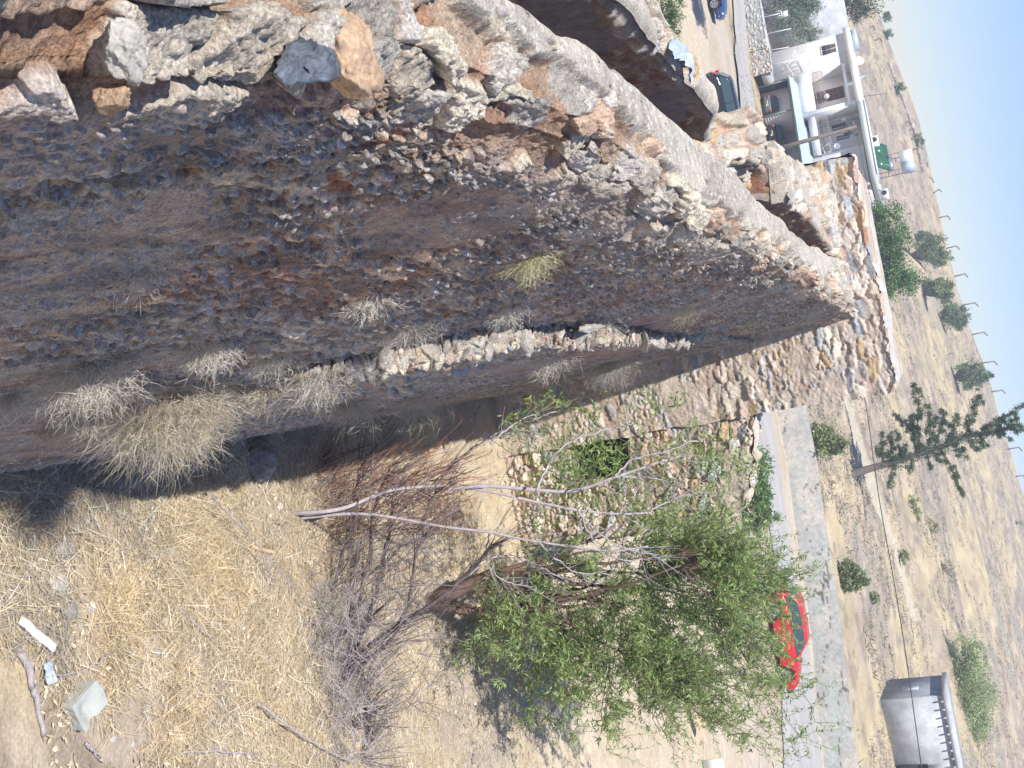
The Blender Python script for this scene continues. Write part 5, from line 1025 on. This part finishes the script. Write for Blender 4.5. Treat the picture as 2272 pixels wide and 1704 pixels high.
def frame_obj(name, label, cat, segs, off, r=.03, m='white', close=False):
    mb = MB()
    for sg in segs:
        P = np.array([(loc(p, off)[0], off+(i % 2)*0.0, loc(p, off)[1]) for i, p in enumerate(sg)]); P2 = P.copy(); mb.tube(HF(P), r, 5)
        P2[:, 1] += .9; mb.tube(HF(P2), r, 5)
        for q in (0, -1): mb.tube(HF(np.array([P[q], P2[q]])), r*.8, 4)
    return tag(mb.build(name, M[m]), label, cat, None, 'thing')
frame_obj('pole_tangle', 'tangle of white metal poles forming a garden frame in front of the cream wall', 'frame', [[(640, 620), (730, 560), (860, 540)], [(600, 660), (740, 580)], [(720, 500), (760, 610), (850, 590)], [(690, 570), (720, 490)], [(640, 640), (700, 720)], [(860, 480), (870, 620)], [(780, 520), (880, 470)]], .9)
frame_obj('stair_railing', 'white zigzag stair railing standing behind the sheet roof, right of the utility pole', 'railing', [[(960, 1490), (1060, 1400), (1130, 1380), (1090, 1460), (1010, 1590)], [(950, 1540), (1090, 1470), (1160, 1470), (1140, 1520), (1060, 1630)], [(980, 1600), (1080, 1480)], [(940, 1470), (1010, 1400), (1120, 1420)], [(1000, 1440), (1040, 1600)], [(1060, 1410), (1100, 1540)]], OB+.4, r=.035)
def chair_():
    a = loc((600, 130), .7); root = thing('garden_chair', 'white plastic chair among the olive leaves in the garden', 'chair', hpos(a[0], .7, a[1]-.5)); m = MB(); hb(m, a[0]-.25, a[0]+.25, a[1]-.10, a[1]-.05, .5, .95); m.build('seat', M['white'], root)
    m = MB(); hb(m, a[0]-.25, a[0]+.25, a[1]-.05, a[1]+.42, .93, .98); m.build('backrest', M['white'], root)
    for q in (-.22, .2):
        for w in (.52, .9): m = MB(); hb(m, a[0]+q, a[0]+q+.04, a[1]-.52, a[1]-.10, w, w+.04); m.build('leg', M['white'], root)
chair_()
# plants on the carport roof side
f = hpos(loc((900, 1560), OB+.3)[0], OB+.3, loc((870, 1560), OB+.3)[1]); bush('climbing_plant', 'green climbing plant between the sheet roof and the white stair railing', 'plant', f, [((0, 0, .35), (.8, .4, .5)), ((.9, 0, .5), (.6, .4, .6))], 1600, .13, BG1+BR, 720, trunk=.02)
# roof equipment
def dish(name, label, P, R_, off, tilt=(-.3, -.8, .35)):
    a = loc(P, off); c = hpos(a[0], off, a[1]); root = thing(name, label, 'satellite dish', (c[0], c[1], ZT)); ax = np.array(tilt)/np.linalg.norm(tilt); u = np.cross(ax, (0, 0, 1)); u /= np.linalg.norm(u); v = np.cross(ax, u)
    rr, th = np.meshgrid(np.linspace(0.001, R_, 8), np.linspace(0, 2*math.pi, 25), indexing='ij'); G = c+u*(rr*np.cos(th))[..., None]+v*(rr*np.sin(th))[..., None]+ax*((rr/R_)**2*.22*R_)[..., None]; m = MB(); m.grid(G); m.grid(G-ax*.01, flip=True); m.build('reflector', M['fascia'], root, smooth=True)
    m = MB(); m.tube([(c[0], c[1], ZT-.05), c-ax*.03], .035, 6); m.build('mast', M['rail'], root); m = MB(); m.tube([c-v*R_*.9, c+ax*R_*.9], .015, 4); m.build('feed_arm', M['rail'], root)
dish('satellite_dish', 'round grey-white satellite dish on the roof near its left end', (1355, 600), .42, OB+2)
dish('satellite_dish', 'white satellite dish seen edge-on beside the round one on the roof', (1390, 735), .42, OB+1.5, (.95, -.15, .35))
a = loc((1140, 1435), OB+.2); 
def dish2():
    c = hpos(a[0], OB+.2, a[1]); root = thing('satellite_dish', 'small white dish on an arm in front of the wing, by the zigzag railing', 'satellite dish', c); m = MB(); rr, th = np.meshgrid(np.linspace(0.001, .25, 6), np.linspace(0, 2*math.pi, 21), indexing='ij'); G = c+np.stack([rr*np.cos(th), -.06*(rr/.25)**2, rr*np.sin(th)], -1); m.grid(G); m.grid(G+(0, .01, 0), flip=True); m.build('reflector', M['white'], root, smooth=True)
    b = loc((1000, 1350), OB+.2); m = MB(); m.tube([hpos(b[0], OB+.4, b[1]), c+(0, .03, 0)], .03, 5); m.build('arm', M['rail'], root)
dish2()
def lamp_globe():
    b = loc((1035, 945), OB-.1); c = hpos(b[0], OB-.1, b[1]); m = MB(); rr, th = np.meshgrid(np.linspace(0, math.pi, 12), np.linspace(0, 2*math.pi, 20), indexing='ij'); m.grid(c+.22*np.stack([np.sin(rr)*np.cos(th), np.sin(rr)*np.sin(th), np.cos(rr)], -1)); tag(m.build('globe_lamp', M['fascia'], smooth=True), 'pale round globe lamp on the balcony railing in front of the brown door', 'lamp', None, 'thing')
lamp_globe()
def solar():
    pl = [(630, 300), (790, 385), (790, 525), (650, 395)]; f6 = lambda p, off: loc(p, off, Z6)
    s0, z0 = f6((640, 300), 3.5); s1, z1 = f6((790, 385), 3.5); s2 = f6((790, 520), 3.5)[0]; s3 = f6((650, 395), 3.5)[0]
    root = thing('solar_heater', 'solar water heater with green panels, metal stand and a white tank on top', 'water heater', hpos(s0, OB+2.5, ZT), HA)
    za, zb = ZT+.25, f6((790, 450), 4.5)[1]+.1
    for k in range(2):
        sa = s0+.1+k*1.25; m = MB(); m.add(HF(np.array([(sa, OB+2, za), (sa+1.15, OB+2, za), (sa+1.15, OB+3.1, zb), (sa, OB+3.1, zb), (sa, OB+2.05, za-.09), (sa+1.15, OB+2.05, za-.09), (sa+1.15, OB+3.15, zb-.09), (sa, OB+3.15, zb-.09)])), Q=[(0, 1, 2, 3), (7, 6, 5, 4), (0, 4, 5, 1), (1, 5, 6, 2), (2, 6, 7, 3), (3, 7, 4, 0)]); m.build('panel', M['solar'], root)
    t0 = f6((910, 420), OB+3.2); t1 = f6((1060, 560), OB+3.2); st = MB()
    for s_ in (t0[0], t1[0]+.1):
        for o_ in (OB+3.0, OB+3.9): st.tube(HF(np.array([(s_, o_, ZT), (s_, o_, t0[1]+.05)])), .03, 4)
    for z in (ZT+.9, t0[1]+.02): st.tube(HF(np.array([(t0[0], OB+3, z), (t1[0]+.1, OB+3, z), (t1[0]+.1, OB+3.9, z), (t0[0], OB+3.9, z), (t0[0], OB+3, z)])), .028, 4)
    st.build('stand', M['steel'], root); m = MB(); hb(m, t0[0]-.05, (t0[0]+t1[0])/2+.18, t0[1], t0[1]+1.02, OB+2.95, OB+3.95); m.build('tank', M['white'], root)
    m = MB(); hb(m, (t0[0]+t1[0])/2+.2, t1[0]+.2, t0[1]+.05, t0[1]+1.0, OB+3.1, OB+3.95); m.build('cold_tank', M['sheet'], root)
    m = MB(); m.tube(HF(np.array([(t0[0]+.1, OB+3.3, ZT+1.15), (t1[0]-.1, OB+3.3, ZT+1.15)])), .24, 12); m.build('cylinder', M['rim'], root, smooth=True)
solar()
def ac(label, P, off, Zf):
    a = loc(P, off, Zf); root = thing('air_conditioner', label, 'air conditioner', hpos(a[0], off, a[1]-.35), HA, 'air conditioner units on the roof'); m = MB(); hb(m, a[0]-.42, a[0]+.42, ZT+.02, ZT+.66, off, off+.35); m.build('casing', M['white'], root)
    m = MB(); th = np.linspace(0, 2*math.pi, 21); m.grid(HF(np.array([[(a[0]-.1+rr*math.cos(t), off-.012, ZT+.34+rr*math.sin(t)) for rr in (.001, .22)] for t in th]))); m.build('fan', M['dark'], root)
ac('white air conditioner unit at the foot of the green solar panels', (660, 290), OB+.6, Z6); ac('white air conditioner unit alone near the right end of the roof', (795, 835), OB+.6, Z6)
def mast(label, P0, P1, off, r=.03):
    a = loc(P0, off); b = loc(P1, off); m = MB(); m.tube(HF(np.array([(a[0], off, ZT), (b[0], off, b[1])])), r, 5)
    for k in range(3): z = b[1]-.15-k*.22; m.tube(HF(np.array([(b[0]-.25+.05*k, off, z), (b[0]+.25-.05*k, off, z)])), .012, 4)
    tag(m.build('roof_antenna', M['steel']), label, 'antenna', None, 'thing')
mast('thin rusty antenna mast on the roof above the brown door', (1400, 945), (1640, 912), OB+3)
def yard_wall():
    z = loc((1225, 250), OB+3)[1]; s1 = sc; m = MB(); hb(m, s1-10, s1-.02, GZ-.2, z+.15, OB+6.4, OB+6.7); tag(m.build('courtyard_wall', M['concrete']), 'plain grey rendered wall joining the left end of the white house, behind the olive tree', 'wall', None, 'thing')
yard_wall()
def heap():
    a = loc((1290, 390), OB+2); m = MB(); hb(m, a[0]-.9, a[0]+.7, ZT, ZT+.45, OB+2, OB+3); tag(m.build('roof_tank', M['sheet']), 'low pale tank lying at the left end of the roof under the dark tree', 'tank', None, 'thing')
heap()
def upole():
    Y = at_y(Z1(800, 845), 78.)[1]; T = at_y(Z1(1270, 712), 78.); Bm = at_y(Z1(800, 845), 78.); d = T-Bm; k = (Bm[2]-terr(Bm[0], Bm[1]))/d[2]; foot = Bm-d*k; root = thing('utility_pole', 'leaning wooden utility pole with a small crossarm in front of the carport', 'pole', foot)
    m = MB(); m.tube([foot-(0, 0, .2), T], [.17, .10], 10); m.build('pole', M['pole'], root, smooth=True)
    m = MB(); c = T-d*.03; m.tube([c+(-.55, 0, 0), c+(.55, .1, 0)], .045, 5); m.build('crossarm', M['steel'], root)
    for q in (-.5, 0., .5): m = MB(); m.tube([c+(q, 0, .03), c+(q, 0, .18)], [.05, .03], 7); m.build('insulator', M['dark'], root)
    c2 = T-d*.10; m = MB(); m.tube([c2+(-.3, 0, 0), c2+(.45, .1, 0)], .04, 5); m.tube([c2+(.3, -.1, -.3), c2+(.3, -.1, .25)], .09, 6); m.build('fuse_box', M['dark'], root)
    return T
PT = upole()
def cable(label, pts, Ys, r=.02, name='power_cable', group='overhead cables'):
    P = np.array([at_y(p, y) for p, y in zip(pts, Ys)]); Q = polyline(P, 60); m = MB(); m.tube(Q, r, 4); return tag(m.build(name, M['cable']), label, 'cable', group, 'thing')
cable('black overhead cable sagging across the field from the tall wall to the concrete hut', [Z3(1000, 780), Z3(1060, 1000), Z3(1150, 1640), Z4(1060, 560), Z4(1130, 1000), Z4(1215, 1610), Z4(1235, 1750)], [46, 45, 43, 41, 39, 37, 36.5], .016)
cable('thin cable hanging between the utility pole and the tall cross wall', [Z1(1270, 712), Z1(1300, 900), Z1(1380, 1250), Z1(1470, 1640)], [78, 72, 62, 52], .012)

# ---------------------------------------------------------------- concrete hut
def hut():
    A0 = hit(Z4(965, 1247)); R_ = np.linalg.norm(A0[:2]); z0 = A0[2]; B0 = at_y(Z4(1015, 1655), A0[1]-1.3)
    d = (B0-A0)[:2]; Ls = np.linalg.norm(d); an = -.012; HFr = frame2(A0[:2], an, z0)
    top = at_y(Z4(1345, 1203), A0[1]); Hh = top[2]-z0; root = thing('concrete_hut', 'unfinished flat-roofed concrete hut with a dark doorway at the lower right', 'hut', A0, an)
    W_ = Ls+1.6; m = MB(); d0 = loc
    def bx(m, lo, hi): m.box(lo, hi, frame=HFr)
    # front wall around the doorway
    def sloc(P):
        dr = ray(Z4(*P)); n = np.array([-math.sin(an), math.cos(an)]); t = (A0[:2]@n)/(dr[:2]@n); q = O+dr*t; return float((q[:2]-A0[:2])@np.array([math.cos(an), math.sin(an)])), float(q[2]-z0)
    dx, dz0 = sloc((1035, 1650)); _, dz1 = sloc((1250, 1625))
    bx(m, (0, 0, -.5), (dx, .2, Hh-.01)); bx(m, (dx, 0, dz1), (dx+1.4, .2, Hh-.01)); bx(m, (dx+1.4, 0, -.5), (dx+3, .2, Hh-.01)); bx(m, (0.2, 3.8, -.5), (dx+3, 4.0, Hh-.01)); bx(m, (dx+2.8, .2, -.5), (dx+3, 3.8, Hh-.01)); m.build('wall', M['concrete'], root)
    m = MB(); bx(m, (-.012, .012, -.5), (.19, 3.99, Hh-.012)); m.build('end_wall', M['concrete_shaded'], root); m = MB(); bx(m, (-.03, 1.5, Hh*.35), (-.013, 2.2, Hh*.62)); m.build('wall_scar', M['concrete'], root)
    m = MB(); bx(m, (-.12, -.14, Hh), (dx+3.2, 4.2, Hh+.28)); m.build('roof', M['concrete'], root)
    for i in range(15):
        s = .25+i*(dx+2.6)/14; m = MB(); bx(m, (s, -.22, Hh-.14), (s+.07, 0, Hh)); m.build('rafter_end', M['concrete'], root)
    m = MB(); bx(m, (dx+.02, .21, -.4), (dx+1.38, .25, dz1-.02)); m.build('door', M['dark'], root)  # near-black sheet filling the open doorway, stands in for the unlit interior
    m = MB(); bx(m, (dx-.06, -.03, -.4), (dx, 0.0, dz1+.06)); bx(m, (dx, -.03, dz1), (dx+1.4, 0, dz1+.06)); m.build('door_frame', M['trim'], root)
hut()
# ---------------------------------------------------------------- fence posts on the ridge
def fpost(label, base, top, D, arm=True, lean=None):
    b = atR(base, D); 
    t = at_y(top, b[1]); root_z = terr(b[0], b[1]); b = np.array([b[0], b[1], min(b[2], root_z)-.3]); m = MB(); h = t-b; k = b+h*.80; m.tube([b, k], .12, 5); m.tube([k, k+(h*.2)+np.array([.75, 0, -.12])*(1 if arm else 0)], .11, 5)
    return tag(m.build('fence_post', M['post']), label, 'post', 'bent concrete fence posts on the hill crest', 'thing')
rp = [((1650, 918), (1672, 915), Z1, 'crest fence post just right of the solar tank, nearest the rocks'), ((1648, 992), (1705, 1003), Z1, 'crest fence post leaning right, second from the rocks'), ((1690, 1100), (1748, 1055), Z1, 'crest fence post with a bent foot'),
      ((1733, 1225), (1797, 1212), Z1, 'crest fence post beside the small shrub above the two-lobed green tree'), ((1790, 1395), (1850, 1380), Z1, 'crest fence post above the tall hillside bush'), ((1842, 1553), (1897, 1536), Z1, 'first crest fence post past the tall hillside bush'),
      ((1735, 38), (1802, 18), Z3, 'crest fence post above the second hillside bush'), ((1800, 248), (1880, 230), Z3, 'crest fence post in open sky above the third hillside bush'), ((1872, 462), (1947, 445), Z3, 'crest fence post midway between hillside bushes and the conifer'),
      ((1930, 672), (2020, 660), Z3, 'crest fence post above the leaning hillside bush'), ((1992, 884), (2078, 870), Z3, 'last crest fence post before the conifer top'), ((2115, 1303), (2200, 1288), Z3, 'crest fence post just past the conifer top'), ((2175, 1502), (2225, 1494), Z3, 'crest fence post nearest the right edge of the picture')]
for a, b, Zf, lb in rp: fpost(lb, Zf(*a), Zf(*b), 212)
lo = [((1455, 270), (1510, 245), Z2), ((1510, 400), (1580, 365), Z2), ((1850, 1280), (1895, 1255), Z2), ((1865, 1365), (1960, 1345), Z2), ((1880, 1475), (1985, 1425), Z2), ((1810, 1205), (1855, 1185), Z2)]
lls = ['low slope post near the dark tree', 'low slope post above the low roof tank', 'slope post level with the green solar panels', 'long slope post right of the lone crest shrub', 'slope post beside the solar tank', 'slope post above the utility pole']
for (a, b, Zf), lb in zip(lo, lls):
    g = hit(Zf(*a)); D = np.linalg.norm(g-O); fpost(lb, Zf(*a), Zf(*b), D)
# rocky outcrop and shrubs along the crest
def outcrop():
    r = np.random.default_rng(950); m = MB()
    for i in range(150):
        x = r.uniform(600, 1659); p = Z2(1800+(x-600)*.20+r.normal(0, 22), x); g = atR(p, 206); z = terr(g[0], g[1]); s = r.uniform(.3, 1.0)
        m.grid(rockmesh((g[0], g[1], z+s*.1), (s, s*.8, s*.5), 4000+i, r.uniform(0, 3), 8, 11, cut=.5), colr(1, [(.40, .35, .31), (.48, .42, .36), (.34, .30, .28), (.46, .36, .30)], r)[0])
    tag(m.build('rocky_outcrop', M['rockfar']), 'band of loose brown rocks along the hill crest behind the house', 'rocks', None, 'stuff')
outcrop()
for i, (x, y, lb) in enumerate([(2022, 1355, 'lone green shrub standing on the rocky crest against the sky'), (1605, 180, 'small crest shrub at the top edge'), (1610, 335, 'small crest shrub near the low slope post'), (1715, 885, 'small grey-green shrub on the slope behind the rusty antenna')]):
    g = atR(Z2(x, y), 205) if i == 0 else hit(Z2(x-8, y)); g = np.array([g[0], g[1], terr(g[0], g[1])]); bush('crest_shrub', lb, 'shrub', g, [((0, 0, .7), (1.1, .9, .9))], 900, .3, BG1+BR, 730+i, group='small shrubs along the crest', trunk=.04)
# sign board cut by the bottom edge
def board():
    g = hit(Z4(20, 1640)); Y = 32.; a = at_y(SR(1530, 1697), Y); b = at_y(SR(1606, 1688), Y); z0 = min(a[2], b[2]); root = thing('notice_board', 'white panel with a green end standing on the lot, cut by the bottom edge', 'board', (a[0], Y, 0)); x0 = at_y(SR(1560, 1691), Y)[0]-.05
    m = MB(); m.box((x0, Y, at_y(SR(1561, 1700), Y)[2]), (x0+1.6, Y+.05, at_y(SR(1606, 1700), Y)[2])); m.build('panel', M['white'], root)
    m = MB(); m.box((x0, Y-.002, at_y(SR(1528, 1700), Y)[2]), (x0+1.6, Y+.052, at_y(SR(1560, 1700), Y)[2])); m.build('green_end', M['signgreen'], root)
    m = MB(); m.tube([(x0+.8, Y+.1, terr(x0+.8, Y)), (x0+.8, Y+.1, at_y(SR(1600, 1700), Y)[2])], .04, 6); m.build('post', M['steel'], root)
board()

# ---------------------------------------------------------------- haze: thin even air over the whole place
def haze():
    m = bpy.data.materials.new('haze_air'); m.use_nodes = True; n = m.node_tree.nodes; n.remove(n['Principled BSDF']); v = n.new('ShaderNodeVolumePrincipled')
    v.inputs['Color'].default_value = (.86, .90, 1, 1); v.inputs['Density'].default_value = .0015; v.inputs['Anisotropy'].default_value = .1
    m.node_tree.links.new(v.outputs[0], n['Material Output'].inputs['Volume']); mb = MB(); mb.box((-150, -40, -66), (190, 330, 34)); o = mb.build('haze', m); o['kind'] = 'stuff'
haze()
